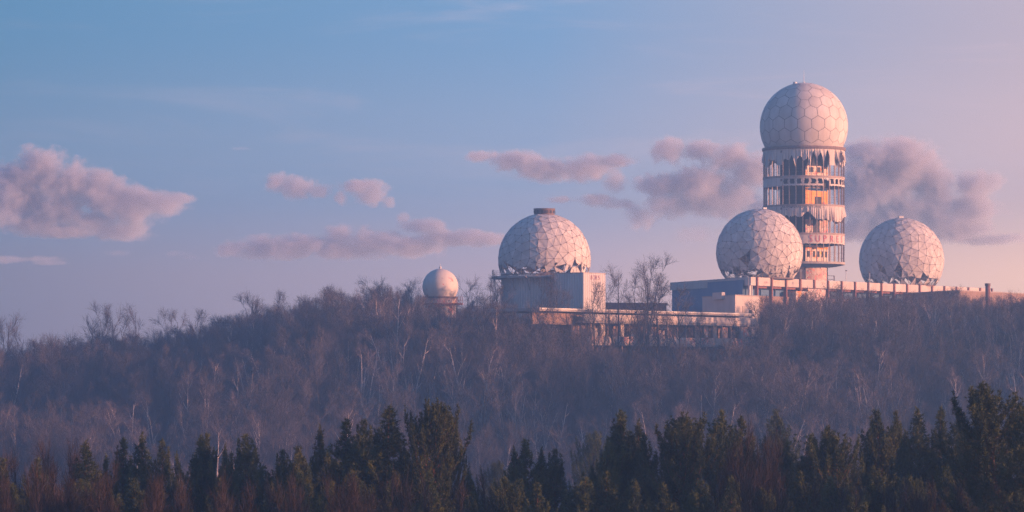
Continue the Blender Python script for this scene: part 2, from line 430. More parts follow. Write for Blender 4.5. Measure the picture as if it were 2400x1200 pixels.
def rear_block():
    p, q = at(1421, 709, 588), at(1562, 711, 592)
    o0 = Vector((p.x, p.y, ZC + 8)); root = empty('rear_block', o0)
    tag(root, 'low red brown flat roofed block behind the terrace building', 'building')
    m = MB(); d = Vector((0, 9, 0))
    a, b = p - o0, q - o0
    m.prism([(a.x, a.y), (b.x, b.y), (b.x, b.y + 9), (a.x, a.y + 9)], 0, p.z - o0.z - .4).build('wall', 'redroof', root)
    MB().prism([(a.x - .2, a.y - .2), (b.x + .2, b.y - .2), (b.x + .2, b.y + 9.2), (a.x - .2, a.y + 9.2)], p.z - o0.z - .39, p.z - o0.z).build('roof', 'redroof', root)
rear_block()

# ------------------------------------------------------------------ geodesic radomes
def geodesic(n, seed, relax=6):
    rg = np.random.default_rng(seed)
    i = np.arange(n) + .5
    ph = np.arccos(1 - 2 * i / n); th = math.pi * (1 + 5 ** .5) * i
    p = np.stack([np.cos(th) * np.sin(ph), np.sin(th) * np.sin(ph), np.cos(ph)], 1)
    p += rg.normal(0, .055, p.shape); p /= np.linalg.norm(p, axis=1)[:, None]
    for _ in range(relax):
        d = p[:, None] - p[None]; r2 = (d ** 2).sum(-1) + np.eye(n)
        p = p + (d / (r2 ** 1.5 + 1e-4)[..., None]).sum(1) * (.12 / n)
        p /= np.linalg.norm(p, axis=1)[:, None]
    a = rg.normal(size=(3, 3)); q, _ = np.linalg.qr(a); p = p @ q.T
    bm = bmesh.new()
    vs = [bm.verts.new(x) for x in p]
    bmesh.ops.convex_hull(bm, input=vs); bm.verts.index_update()
    tris = []
    for f in bm.faces:
        t = [v.index for v in f.verts]
        c = f.calc_center_median()
        if f.normal.dot(c) < 0: t = t[::-1]
        tris.append(t)
    P = [v.co.copy() for v in bm.verts]; bm.free()
    return P, tris
def tri_radome(name, label, px, py, Y, rpx, zbase, n, seed, holes, tear=.5, keepout=None):
    Rr = rpx * Y / F; cen = at(px, py, Y)
    root = empty(name, (cen.x, cen.y, zbase)); tag(root, label, 'radome', 'geodesic radomes')
    zc = cen.z - zbase
    P, T = geodesic(n, seed)
    rnd = random.Random(seed)
    pts = [Vector((p.x * Rr, p.y * Rr, p.z * Rr + zc)) for p in P]
    frame = MB(); hubs = MB(); back = MB(); done = set()
    parts = []
    for t in T:
        a, b, c = (pts[i] for i in t)
        g = (a + b + c) / 3
        if g.z < .05: continue
        nrm = (b - a).cross(c - a).normalized()
        for i, j in ((0, 1), (1, 2), (2, 0)):
            e = tuple(sorted((t[i], t[j])))
            if e in done: continue
            done.add(e)
            p, q = pts[e[0]], pts[e[1]]
            if max(p.z, q.z) < .05: continue
            if p.z < 0: p = q + (p - q) * (q.z / (q.z - p.z))
            elif q.z < 0: q = p + (q - p) * (p.z / (p.z - q.z))
            ctr = Vector((0, 0, zc))
            frame.bar(ctr + (p - ctr) * .992, ctr + (q - ctr) * .992, .05, 3)
        # skip panels lost from the lower belt
        zmin = min(a.z, b.z, c.z)
        sx, sz = px + (g.x) * F / Y, HOR - (g.z + zbase - ZC) * F / Y
        front = g.y < 2.0
        lost = any(abs(sx - hx) < hw and abs(sz - hy) < hh for hx, hy, hw, hh in holes) and front
        low = g.z < 1.6
        if lost or (low and rnd.random() < tear): continue
        def clip(v): return Vector((v.x, v.y, max(v.z, .04)))
        ins = .985
        A_, B_, C_ = (clip(v + (g - v).normalized() * .06) for v in (a, b, c))
        torn = (g.z < 2.3 and rnd.random() < .35)
        if torn:
            # ragged remnant hanging from the top edge
            vv = sorted((A_, B_, C_), key=lambda v: -v.z)
            k = 5; row = [vv[0] + (vv[1] - vv[0]) * (i / k) for i in range(k + 1)]
            low_ = [r + (vv[2] - r) * rnd.uniform(.25, .85) for r in row]
            vs = row + low_; fs = [(i, i + 1, k + 2 + i, k + 1 + i) for i in range(k)]
            if (vs[1] - vs[0]).cross(vs[k + 1] - vs[0]).dot(nrm) < 0: fs = [f[::-1] for f in fs]
        else:
            ce = (A_ + B_ + C_) / 3 + nrm * rnd.uniform(-.05, .05)
            # a few folds in the membrane: mid-edge points pushed in or out
            ab, bc, ca = ((A_ + B_) / 2 + nrm * rnd.uniform(-.03, .015), (B_ + C_) / 2 + nrm * rnd.uniform(-.03, .015), (C_ + A_) / 2 + nrm * rnd.uniform(-.03, .015))
            vs = [A_, ab, B_, bc, C_, ca, ce]
            fs = [(0, 1, 6), (1, 2, 6), (2, 3, 6), (3, 4, 6), (4, 5, 6), (5, 0, 6)]
        parts.append((g.y, vs, fs, torn))
    parts.sort(key=lambda q: q[0])
    for k, (gy, vs, fs, torn) in enumerate(parts):
        if k < 300 and gy < 1.5:
            obj('panel', mesh('panel', vs, fs), 'tripanel', root)
        else: back.add(vs, fs)
    tag(back.build('rear_panels', 'tripanel', root), kind='stuff')
    tag(frame.build('strut_frame', 'strut', root), kind='stuff')
    ctr = Vector((0, 0, zc))
    for p in pts:
        if p.z < .1: continue
        d = (p - ctr).normalized()
        q = d.to_track_quat('Z', 'Y')
        v = [ctr + d * (Rr * 1.004) + q @ Vector((.12 * math.cos(w), .12 * math.sin(w), 0)) for w in [i * math.pi / 3 for i in range(6)]]
        hubs.add(v, [(0, 1, 2, 3, 4, 5)])
    tag(hubs.build('hub_plate', 'steel', root), kind='stuff')
    MB().lathe([(math.sqrt(max(Rr ** 2 - zc ** 2, 1)) - .05, .0), (math.sqrt(max(Rr ** 2 - zc ** 2, 1)) - .05, .25), (math.sqrt(max(Rr ** 2 - zc ** 2, 1)) + .06, .25), (math.sqrt(max(Rr ** 2 - zc ** 2, 1)) + .06, 0)], 40).build('base_ring', 'steel', root)
    return root, Rr, zc

# left radome on its drum
YL = 560
lb = at(1276, 647, YL).z
left, lR, lzc = tri_radome('radome', 'faceted white radome with a dark ring cap on its crown', 1276, 609, YL, 109, lb, 380, 11,
    [(1190, 630, 8, 6), (1240, 634, 16, 5), (1302, 627, 9, 7), (1345, 622, 6, 5), (1272, 637, 7, 5)], .4)
m = MB(); m.lathe([(1.75, lzc + lR - .35), (1.8, lzc + lR + .75), (1.62, lzc + lR + .78), (1.6, lzc + lR - .3)], 28)
cap = m.build('ring_cap', 'steel', left)
MB().lathe([(1.86, lzc + lR + .62), (1.86, lzc + lR + .8), (.0, lzc + lR + .82)], 28).build('cap_rim', 'seam', cap)
for k in range(14):
    w = k * 2 * math.pi / 14
    MB().box((1.82 * math.cos(w), 1.82 * math.sin(w), lzc + lR + .2), (.06, .42, .5), w).build('opening', 'darkin', cap)
def left_house():
    c = at(1276, 609, YL); g0 = ZC + 6
    root = empty('radome_drum', (c.x, c.y, g0)); tag(root, 'grey corrugated drum house with railed walkway under the capped radome', 'building')
    top = lb - g0
    # corrugated drum
    n = 190; Rd = 7.35; prof = []
    v = []; f = []
    for i in range(n):
        w = 2 * math.pi * i / n; r = Rd + (.05 if i % 2 else -.05)
        v += [(r * math.cos(w), r * math.sin(w), 0), (r * math.cos(w), r * math.sin(w), top - .55)]
    for i in range(n):
        j = (i + 1) % n; f.append((2 * i, 2 * j, 2 * j + 1, 2 * i + 1))
    obj('drum_wall', mesh('drum_wall', v, f), 'corr', root)
    Rs = 9.05
    MB().lathe([(0, top - .5), (Rs, top - .5), (Rs, top - .12), (0, top - .12)], 64).build('walkway_slab', 'concrete', root)
    # railing on the outer left part
    rail = MB()
    for k in range(36):
        w = R(150) + R(3.1) * k
        if k % 2 == 0:
            p = Vector((Rs * .985 * math.cos(w), Rs * .985 * math.sin(w), top - .12))
            if 0 <= k <= 14: MB().bar(p, p + Vector((0, 0, 1.15)), .035, 4).build('rail_post', 'steel', root)
        if k < 14:
            w2 = w + R(3.1)
            for zz in (.5, .82, 1.12):
                rail.bar((Rs * .985 * math.cos(w), Rs * .985 * math.sin(w), top - .12 + zz), (Rs * .985 * math.cos(w2), Rs * .985 * math.sin(w2), top - .12 + zz), .03, 4)
    rail.build('handrail', 'steel', root)
    # brackets
    for w in (186, 205, 228, 250, 272):
        w = R(w); d = Vector((math.cos(w), math.sin(w), 0))
        m = MB(); m.bar(d * (Rs * .97) + Vector((0, 0, top - .5)), d * Rd + Vector((0, 0, top - 2.6)), .07, 4)
        m.bar(d * (Rs * .97) + Vector((0, 0, top - .52)), d * (Rs + .55) + Vector((0, 0, top - .35)), .06, 4)
        m.build('bracket', 'palesteel', root)
    # stair block with corrugated walls
    K = at(1367, 640, 545); kk = Vector((K.x - c.x, K.y - c.y, 0)); zt = K.z - g0
    ur = Vector((.612, .79, 0)); ul = Vector((-.79, .612, 0))
    def corr(p, q, name, mat='corr'):
        d = q - p; Ln = d.length; nn = int(Ln / .13); nr = Vector((d.y, -d.x, 0)).normalized(); v = []; f = []
        for i in range(nn + 1):
            x = p + d * (i / nn) + nr * (.035 if (i // 2) % 2 else -.035)
            v += [(x.x, x.y, 0), (x.x, x.y, zt)]
        for i in range(nn): f.append((2 * i, 2 * i + 2, 2 * i + 3, 2 * i + 1))
        return obj(name, mesh(name, v, f), mat, root)
    corr(kk + ul * 6.2, kk, 'stair_wall'); corr(kk, kk + ur * 6.3, 'stair_wall')
    corr(kk + ur * 6.3, kk + ur * 6.3 + ul * 6.2, 'stair_wall'); corr(kk + ur * 6.3 + ul * 6.2, kk + ul * 6.2, 'stair_wall')
    poly = [kk + ul * 6.25 - ur * .05, kk - (ur + ul) * .05, kk + ur * 6.35 - ul * .05, kk + ur * 6.35 + ul * 6.25]
    MB().prism([(p.x, p.y) for p in poly], zt, zt + .14).build('stair_roof', 'concrete', root)
    MB().bar(kk - (ur + ul) * .02 + Vector((0, 0, 0)), kk - (ur + ul) * .02 + Vector((0, 0, zt)), .07, 4).build('corner_trim', 'white', root)
    me = text_mesh('B 2R S', 1.0)
    nr = Vector((ur.y, -ur.x, 0))
    for vv in me.vertices:
        p = kk + ur * (3.3 + vv.co.x) + nr * .06; vv.co = (p.x, p.y, zt - 1.0 + vv.co.y)
    obj('lettering', me, 'maroon', root)
left_house()

# mid and right radomes on the bunker roof
mid, mR, mzc = tri_radome('radome', 'white radome overlapping the tower, with one missing triangle panel', 1780, 591, 581, 102, RZ - .12, 370, 23,
    [(1742, 608, 8, 8), (1760, 640, 14, 6)], .35)
MB().box((.9, 0, mzc + mR + .05), (.7, .5, .3), .4).build('beacon', 'white', mid)
right, rR, rzc = tri_radome('radome', 'white radome standing alone right of the tower', 2113, 610, 627, 99.5, RZ - .12, 360, 37,
    [(2057, 632, 7, 6), (2096, 636, 8, 8), (2120, 655, 22, 5), (2158, 655, 7, 7)], .5)
MB().box((-.1, 0, rzc + rR + .12), (.9, .6, .4), .2).build('beacon', 'white', right)

# ------------------------------------------------------------------ small radome tower on the left
def small_tower():
    Y = 540; c = at(1032, 672, Y); r = 42 * Y / F; g0 = ZC + 4
    root = empty('small_radome_tower', (c.x, c.y, g0)); tag(root, 'small smooth radome on a red tagged drum among bare treetops', 'tower')
    zc = c.z - g0; zb = zc - 24 * Y / F
    prof = []
    a0 = math.asin((zb - zc) / r)
    for i in range(25):
        a = a0 + (math.pi / 2 - a0) * i / 24; prof.append((max(r * math.cos(a), .001), r * math.sin(a)))
    d = MB().lathe(prof, 64).build('dome', 'smalldome', root, True, (0, 0, zc))
    d.data.materials.clear(); d.data.materials.append(M['smalldome'])
    MB().lathe([(.16, zc + r - .05), (.2, zc + r + .3), (.1, zc + r + .42), (.04, zc + r + .45), (.03, zc + r + .85), (0, zc + r + .85)], 12).build('beacon', 'white', root)
    MB().lathe([(0, zb - .3), (r * .98, zb - .3), (r * .98, zb + .02), (0, zb + .02)], 48).build('deck', 'steel', root)
    MB().lathe([(r * .93, zb - 1.05), (r * .93, zb - .3)], 48).build('upper_drum', 'graffwall', root)
    MB().lathe([(0, zb - 1.3), (r * 1.28, zb - 1.3), (r * 1.28, zb - 1.05), (0, zb - 1.05)], 48).build('walkway', 'rust', root)
    MB().lathe([(r * .86, 0), (r * .86, zb - 1.3)], 48).build('drum', 'graffwall', root)
    rail = MB()
    for k in range(28):
        w = k * 2 * math.pi / 28; w2 = w + 2 * math.pi / 28; q = r * 1.25
        MB().bar((q * math.cos(w), q * math.sin(w), zb - 1.05), (q * math.cos(w), q * math.sin(w), zb + .05), .025, 4).build('rail_post', 'rust', root)
        for z in (-.5, .03): rail.bar((q * math.cos(w), q * math.sin(w), zb + z), (q * math.cos(w2), q * math.sin(w2), zb + z), .02, 4)
    rail.build('handrail', 'rust', root)
small_tower()

# ------------------------------------------------------------------ the tower
TY = 600.0; TC = at(1884, HOR, TY)
def tower():
    g0 = RZ - 3; root = empty('radar_tower', (TC.x, TC.y, g0))
    tag(root, 'tall round derelict radar tower with torn cladding and hexagon panelled dome', 'tower')
    Rt = 94.5 * TY / F; YF = TY - Rt
    def zf(y): return ZC + (HOR - y) / F * YF - g0              # height from a row at the tower's front
    rnd = random.Random(5)
    N = 36
    def ang(k): return -math.pi / 2 + (k + .36) * 2 * math.pi / N   # panel borders; -90 deg faces the camera
    # core shaft with one corner to the valley
    cs = 4.35; zlo, zhi = 0, zf(347)
    core_poly = [(-cs * 1.0, .25), (-.1, -cs * .98), (cs * 1.02, .35), (.1, cs)]
    lv = [613, 545, 478, 411, 347]
    cs_ = []
    walls = [('bluewall', 'darkin'), ]
    def wallquad(a, b, z0, z1, mat, name, off=0.0):
        a, b = Vector((*a, 0)), Vector((*b, 0)); n = Vector(((b - a).y, -(b - a).x, 0)).normalized() * off
        a, b = a + n, b + n
        return obj(name, mesh(name, [(a.x, a.y, z0), (b.x, b.y, z0), (b.x, b.y, z1), (a.x, a.y, z1)], [(0, 1, 2, 3)]), mat, core)
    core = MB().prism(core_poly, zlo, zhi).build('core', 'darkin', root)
    fa, fb = Vector((*core_poly[1], 0)), Vector((*core_poly[2], 0))
    def slab(s0, s1, z0, z1, mat, name, off=.05, th=.04):
        u = (fb - fa); n = Vector((u.y, -u.x, 0)).normalized()
        p, q = fa + u * s0 + n * off, fa + u * s1 + n * off; p2, q2 = p - n * th, q - n * th
        return MB().prism([(p.x, p.y), (q.x, q.y), (q2.x, q2.y), (p2.x, p2.y)], z0, z1).build(name, mat, core)
    # painted faces of the core, storey by storey (ochre storey has a doorway)
    slab(0, 1, zf(478), zf(436), 'yellow', 'painted_wall')
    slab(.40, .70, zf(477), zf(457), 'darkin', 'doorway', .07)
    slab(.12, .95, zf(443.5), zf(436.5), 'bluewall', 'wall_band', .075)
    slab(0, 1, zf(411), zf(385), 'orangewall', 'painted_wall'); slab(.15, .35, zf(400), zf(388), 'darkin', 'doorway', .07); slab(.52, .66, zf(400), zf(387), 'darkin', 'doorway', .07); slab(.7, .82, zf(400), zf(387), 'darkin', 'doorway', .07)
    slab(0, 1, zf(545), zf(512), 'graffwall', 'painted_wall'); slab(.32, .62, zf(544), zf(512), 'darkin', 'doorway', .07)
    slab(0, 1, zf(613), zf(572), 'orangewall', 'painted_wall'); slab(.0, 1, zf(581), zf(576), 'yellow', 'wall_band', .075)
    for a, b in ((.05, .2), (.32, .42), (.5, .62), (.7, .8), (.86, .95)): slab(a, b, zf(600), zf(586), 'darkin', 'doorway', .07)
    # heart on the ochre wall
    hv = []
    for i in range(28):
        w = 2 * math.pi * i / 28
        hv.append((16 * math.sin(w) ** 3, 13 * math.cos(w) - 5 * math.cos(2 * w) - 2 * math.cos(3 * w) - math.cos(4 * w)))
    u = (fb - fa).normalized(); n = Vector((u.y, -u.x, 0))
    base = fa + (fb - fa) * .80 + n * .10
    obj('heart', mesh('heart', [(base.x + u.x * x * .026, base.y + u.y * x * .026, zf(473) + y * .026) for x, y in hv], [tuple(range(28))[::-1]]), 'redpaint', core)
    # shaft below the lowest floor
    MB().lathe([(4.2, 0), (4.2, zf(621))], 24).build('shaft', 'graffwall', root)
    # floors
    for y, th in ((615, .42), (547, .32), (480, .32), (413, .36)):
        z = zf(y)
        MB().lathe([(0, z - th / 2), (Rt + .12, z - th / 2), (Rt + .12, z + th / 2), (0, z + th / 2)], 72).build('floor_slab', 'palesteel' if y != 615 else 'concrete', root)
    MB().lathe([(3.2, zf(626)), (Rt * .80, zf(622.5)), (Rt + .02, zf(618.5))], 72).build('underside', 'bluewall', root, True)
    MB().lathe([(0, zf(348)), (Rt + .22, zf(348)), (Rt + .28, zf(344)), (Rt + .22, zf(341)), (0, zf(341))], 72).build('dome_ring', 'steel', root)
    # mullions all round
    for k in range(N):
        w = ang(k); x, y = (Rt - .05) * math.cos(w), (Rt - .05) * math.sin(w)
        MB().box((x, y, (zf(615) + zf(348)) / 2), (.16, .11, zf(348) - zf(615)), w).build('mullion', 'palesteel', root)
    # cladding sheets: (top, bottom, jag) per ring in photo rows
    def sheet(k, ytop, ybots, mat, billow=0.0, rr=.03, name='cladding_sheet'):
        w0, w1 = ang(k) + .004, ang(k + 1) - .004; nn = len(ybots) - 1
        v = []
        for i, yb in enumerate(ybots):
            w = w0 + (w1 - w0) * i / nn; zt, zb = zf(ytop), zf(yb)
            zm = (zt + zb) / 2
            b1 = billow * (rnd.random() - .3); 
            for r, z in ((Rt + rr, zt), (Rt + rr + b1 * .5, zm), (Rt + rr + b1, zb)):
                v.append((r * math.cos(w), r * math.sin(w), z))
        f = []
        for i in range(nn):
            for j in range(2): f.append((i * 3 + j, i * 3 + j + 1, i * 3 + 3 + j + 1, i * 3 + 3 + j))
        return obj(name, mesh(name, v, f), mat, root)
    def jag(lo, hi, n=7, peak=None):
        o = []
        for i in range(n):
            y = rnd.uniform(lo, hi)
            o.append(y)
        return o
    HANG = [rnd.choice((rnd.uniform(372, 383), rnd.uniform(378, 386), rnd.uniform(386, 398))) for _ in range(N)]
    HEM = [rnd.choice((rnd.uniform(498, 508), rnd.uniform(506, 522))) for _ in range(N)]
    # index k = 0 is just right of the centre line; positive to the right, wraps behind
    for k in range(N):
        kk = k if k < N // 2 else k - N
        # top ring: long torn curtains under the dome
        style = {0: (352, 382), 1: (356, 384), 2: (349, 378), 3: (385, 386), -8: (388, 389), 7: (383, 384), 4: (363, 386), 5: (352, 378), 6: (375, 382), 8: (365, 390),
                 -1: (365, 383), -2: (364, 380), -3: (362, 379), -4: (370, 386), -5: (384, 385.5), -6: (372, 392), -7: (368, 394), -9: (382, 397)}.get(kk, (370, 390))
        lo, hi = style
        h0, h1 = HANG[k], HANG[(k + 1) % N]; pk = rnd.uniform(.2, .8); ex = rnd.uniform(.4, 1.1)
        n_ = 10; yb = []
        for i in range(n_):
            t = i / (n_ - 1); a = t / pk if t < pk else (1 - t) / (1 - pk); e = h0 + (h1 - h0) * t
            if hi - lo < 3: yb.append(hi + rnd.uniform(-.25, .25))
            else: yb.append(e + (min(lo, e - 2) - e) * a ** ex + rnd.uniform(-.5, .5))
        sheet(k, 347.5, yb, 'fabric', rnd.uniform(.2, .9) if hi - lo > 3 else .05)
        # second ring: plain band, square holes to the right of centre
        if kk in (-4, -3, -2, -1, 0, 1, 3, 4, 5, 6, 7) and not (kk == 2):
            sheet(k, 415, [417.5 + rnd.uniform(-.6, .8) for _ in range(6)], 'fabric', .05)
            sheet(k, 430 , [434 + rnd.uniform(-.6, 1.2) for _ in range(6)], 'fabric', .05)
            w = ang(k); 
            # ragged cheeks left and right of each hole
            for s in (0, 1):
                v = []; q = []
                w0, w1 = ang(k) + .004, ang(k + 1) - .004
                for i in range(7):
                    y = 417 + 13.5 * i / 6; e = rnd.uniform(.06, .26)
                    wa = w0 if s == 0 else w1; wb = w0 + (w1 - w0) * e if s == 0 else w1 - (w1 - w0) * e
                    v += [((Rt + .025) * math.cos(wa), (Rt + .025) * math.sin(wa), zf(y)), ((Rt + .025) * math.cos(wb), (Rt + .025) * math.sin(wb), zf(y))]
                obj('torn_edge', mesh('torn_edge', v, [(2 * i, 2 * i + 1, 2 * i + 3, 2 * i + 2) for i in range(6)]), 'fabric', root)
        elif kk == 2:
            sheet(k, 415, [419 + rnd.uniform(-1, 5) for _ in range(7)], 'fabric', .3)
        else:
            sheet(k, 415, [435 + rnd.uniform(-.6, .8) for _ in range(4)], 'fabric', .05)
        # third ring: hanging sheets with ragged hems
        hem = 508 if kk < 3 else 514
        h0, h1 = HEM[k], HEM[(k + 1) % N]; bw = rnd.uniform(-7, 5)
        sheet(k, 482, [h0 + (h1 - h0) * q / 7 + bw * math.sin(math.pi * q / 7) + rnd.uniform(-1.6, 1.6) for q in range(8)], 'fabricg', rnd.uniform(.2, .8))
        # fourth ring: intact painted band
        sheet(k, 549, [570.5 + rnd.uniform(-.8, .8) for _ in range(5)], 'fabricg', .04)
        # loose shreds
        if rnd.random() < .35 and kk > 2:
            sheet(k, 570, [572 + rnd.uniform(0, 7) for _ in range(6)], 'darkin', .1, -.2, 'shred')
    # thin cables across the open storeys
    cab = MB()
    for y in (395, 402, 455, 466, 532, 590, 602):
        for k in range(72):
            w, w2 = 2 * math.pi * k / 72, 2 * math.pi * (k + 1) / 72
            cab.bar(((Rt - .2) * math.cos(w), (Rt - .2) * math.sin(w), zf(y)), ((Rt - .2) * math.cos(w2), (Rt - .2) * math.sin(w2), zf(y)), .012, 3)
    tag(cab.build('guard_wire', 'steel', root), kind='stuff')
    # small square vents
    for y in (354, 421, 488):
        w = -math.pi / 2 + math.asin(-58 / 94.5)
        MB().box(((Rt + .05) * math.cos(w), (Rt + .05) * math.sin(w), zf(y)), (.08, .42, .42), w).build('vent', 'steel', root)
    # curved lettering
    def ctext(body, size, px, y, mat, sx=1.0):
        me = text_mesh(body, size); w0 = -math.pi / 2 + math.asin((px - 1884) / 94.5)
        for v in me.vertices:
            w = w0 + v.co.x * sx / Rt; r = Rt + .11; z = zf(y) + v.co.y
            v.co = (r * math.cos(w), r * math.sin(w), z)
        return obj('lettering', me, mat, root)
    x0 = 1878
    for ch, px in zip('SUPRES', (1892, 1908, 1925, 1942, 1956, 1967)):
        ctext(ch, 1.75, px, 566.5, 'redpaint', .85)
    ctext('NUMENANUTO JY-ANJ --', .62, 1874, 486.8, 'darkpaint', 1.15)
    # ---------------- hexagon panelled dome
    Rd = 103 * TY / F; zc = ZC + (HOR - 297) / F * TY - g0; zcut = zf(341)
    dome = empty('dome'); dome.parent = root; dome.location = (0, 0, zc)
    prof = []
    a0 = math.asin((zcut - zc) / Rd)
    for i in range(29):
        a = a0 + (math.pi / 2 - a0) * i / 28; prof.append((max((Rd - .035) * math.cos(a), .001), (Rd - .035) * math.sin(a)))
    MB().lathe(prof, 72).build('backing_shell', 'seam', dome, True)
    MB().lathe([(math.cos(a0) * Rd + .03, zcut - zc), (math.cos(a0 + .055) * Rd + .03, zcut - zc + .45)], 72).build('base_band', 'hexpanel', dome, True)
    bm = bmesh.new(); bmesh.ops.create_icosphere(bm, subdivisions=3, radius=1)
    # icosahedron pole up; turn one pentagon to face the valley slightly left of centre
    pent = [v.co.copy() for v in bm.verts if len(v.link_faces) == 5 and .2 < v.co.z < .8]
    pv = pent[0]; rot = Matrix.Rotation(math.atan2(-1, -.07) - math.atan2(pv.y, pv.x), 3, 'Z')
    for vtx in bm.verts:
        cen = rot @ vtx.co
        ring = []
        for fc in vtx.link_faces:
            c = rot @ fc.calc_center_median(); ring.append(c.normalized())
        q = cen.normalized().to_track_quat('Z', 'Y').to_matrix().transposed()
        ring.sort(key=lambda p: math.atan2((q @ p).y, (q @ p).x))
        cc = sum(ring, Vector()).normalized()
        ring = [(cc + (p - cc) * .964).normalized() for p in ring]
        # concentric subdivision on the sphere
        m = len(ring); vs = [cc]; fs = []
        for s in (.5, 1.0):
            for i in range(m):
                p, p2 = ring[i], ring[(i + 1) % m]
                for t in (0, .5):
                    vs.append((cc + (p.lerp(p2, t) - cc) * s).normalized())
        w = 2 * m
        for i in range(w): fs.append((0, 1 + i, 1 + (i + 1) % w)); fs.append((1 + i, 1 + w + i, 1 + w + (i + 1) % w, 1 + (i + 1) % w))
        vs = [p * (Rd + rnd.uniform(-.004, .006)) if False else p * Rd for p in vs]
        zl = zcut - zc + .38
        if max(p.z for p in vs) < zl + .1: continue
        out = []
        for p in vs:
            if p.z < zl:
                h = math.hypot(p.x, p.y); rr = math.sqrt(Rd ** 2 - zl ** 2); p = Vector((p.x / h * rr, p.y / h * rr, zl))
            out.append(p)
        me = mesh('panel', out, fs, True)
        me.normals_split_custom_set_from_vertices([tuple(p.normalized()) for p in out])
        obj('panel', me, 'hexpanel', dome)
    bm.free()
    MB().bar((0, 0, zc + Rd - .05), (0, 0, zc + Rd + 2.3), .06, 5, .03).build('antenna', 'white', root)
    m = MB(); m.lathe([(.42, 0), (.42, .18), (.3, .32), (.01, .36)], 14); m.build('beacon', 'white', root, True, (-1.65, -.4, zc + Rd - .22))
    MB().lathe([(.25, 0), (.25, .12), (0, .14)], 12).build('antenna_foot', 'white', root, False, (0, 0, zc + Rd - .03))
tower()

# ------------------------------------------------------------------ chimney and poles
def chimney():
    p = at(2315, 664, 580); g0 = ZC + 6; r = 5.6 * 580 / F
    root = empty('chimney', (p.x, p.y, g0)); tag(root, 'brown steel chimney pipe with dark collar at right end of roof', 'chimney')
    h = p.z - g0
    MB().lathe([(r, 0), (r, h - .5), (r * .98, h - .5)], 24).build('pipe', 'rust', root, True)
    MB().lathe([(r * .98, h - .5), (r * 1.2, h - .48), (r * 1.2, h - .02), (r * .8, h), (r * .8, h - .4)], 24).build('collar', 'steel', root)
chimney()
for px, y0, Y, label in ((2038, 640, 578, 'tall thin white pole in front of the right radome'), (1983, 636, 606, 'thin mast with a lamp on the roof beside the tower foot')):
    p = at(px, y0, Y); g0 = ZC + 7
    root = empty('mast', (p.x, p.y, g0)); tag(root, label, 'mast')
    MB().bar((0, 0, 0), (0, 0, p.z - g0), .07, 6, .05).build('pole', 'white', root)
    MB().box((0, 0, p.z - g0 + .12), (.28, .28, .22)).build('lamp_head', 'steel', root)

p = at(1946, 664, 603)
root = empty('steel_frame', (p.x, p.y, RZ - .12)); tag(root, 'small open steel frame on the roof beside the tower foot', 'frame')
for q, (x_, y_) in enumerate(((-.7, -.5), (.7, -.5), (.7, .5), (-.7, .5))):
    MB().bar((x_, y_, 0), (x_, y_, 1.35), .06, 4).build('post', 'steel', root)
for z_ in (.7, 1.35):
    for a_, b_ in (((-.7, -.5), (.7, -.5)), ((.7, -.5), (.7, .5)), ((.7, .5), (-.7, .5)), ((-.7, .5), (-.7, -.5))):
        MB().bar((*a_, z_), (*b_, z_), .045, 4).build('rail', 'steel', root)
# ------------------------------------------------------------------ bare trees
def tri_tube(V, Fc, pts, rads, n):
    """tapered tube along pts"""
    k0 = len(V); up = None
    for i, (p, r) in enumerate(zip(pts, rads)):
        d = (pts[min(i + 1, len(pts) - 1)] - pts[max(i - 1, 0)])
        d = d / (np.linalg.norm(d) + 1e-9)
        a = np.cross(d, (0.31, .87, .38)); a /= np.linalg.norm(a) + 1e-9; b = np.cross(d, a)
        for j in range(n):
            w = 2 * math.pi * j / n; V.append(p + (a * math.cos(w) + b * math.sin(w)) * r)
    for i in range(len(pts) - 1):
        for j in range(n):
            j2 = (j + 1) % n
            Fc.append((k0 + i * n + j, k0 + i * n + j2, k0 + (i + 1) * n + j2, k0 + (i + 1) * n + j))
def sliver(V, Fc, p, q, w, rg):
    d = q - p; a = np.cross(d, rg.normal(size=3)); a /= np.linalg.norm(a) + 1e-9
    k = len(V); V += [p - a * w, p + a * w, q]; Fc.append((k, k + 1, k + 2))
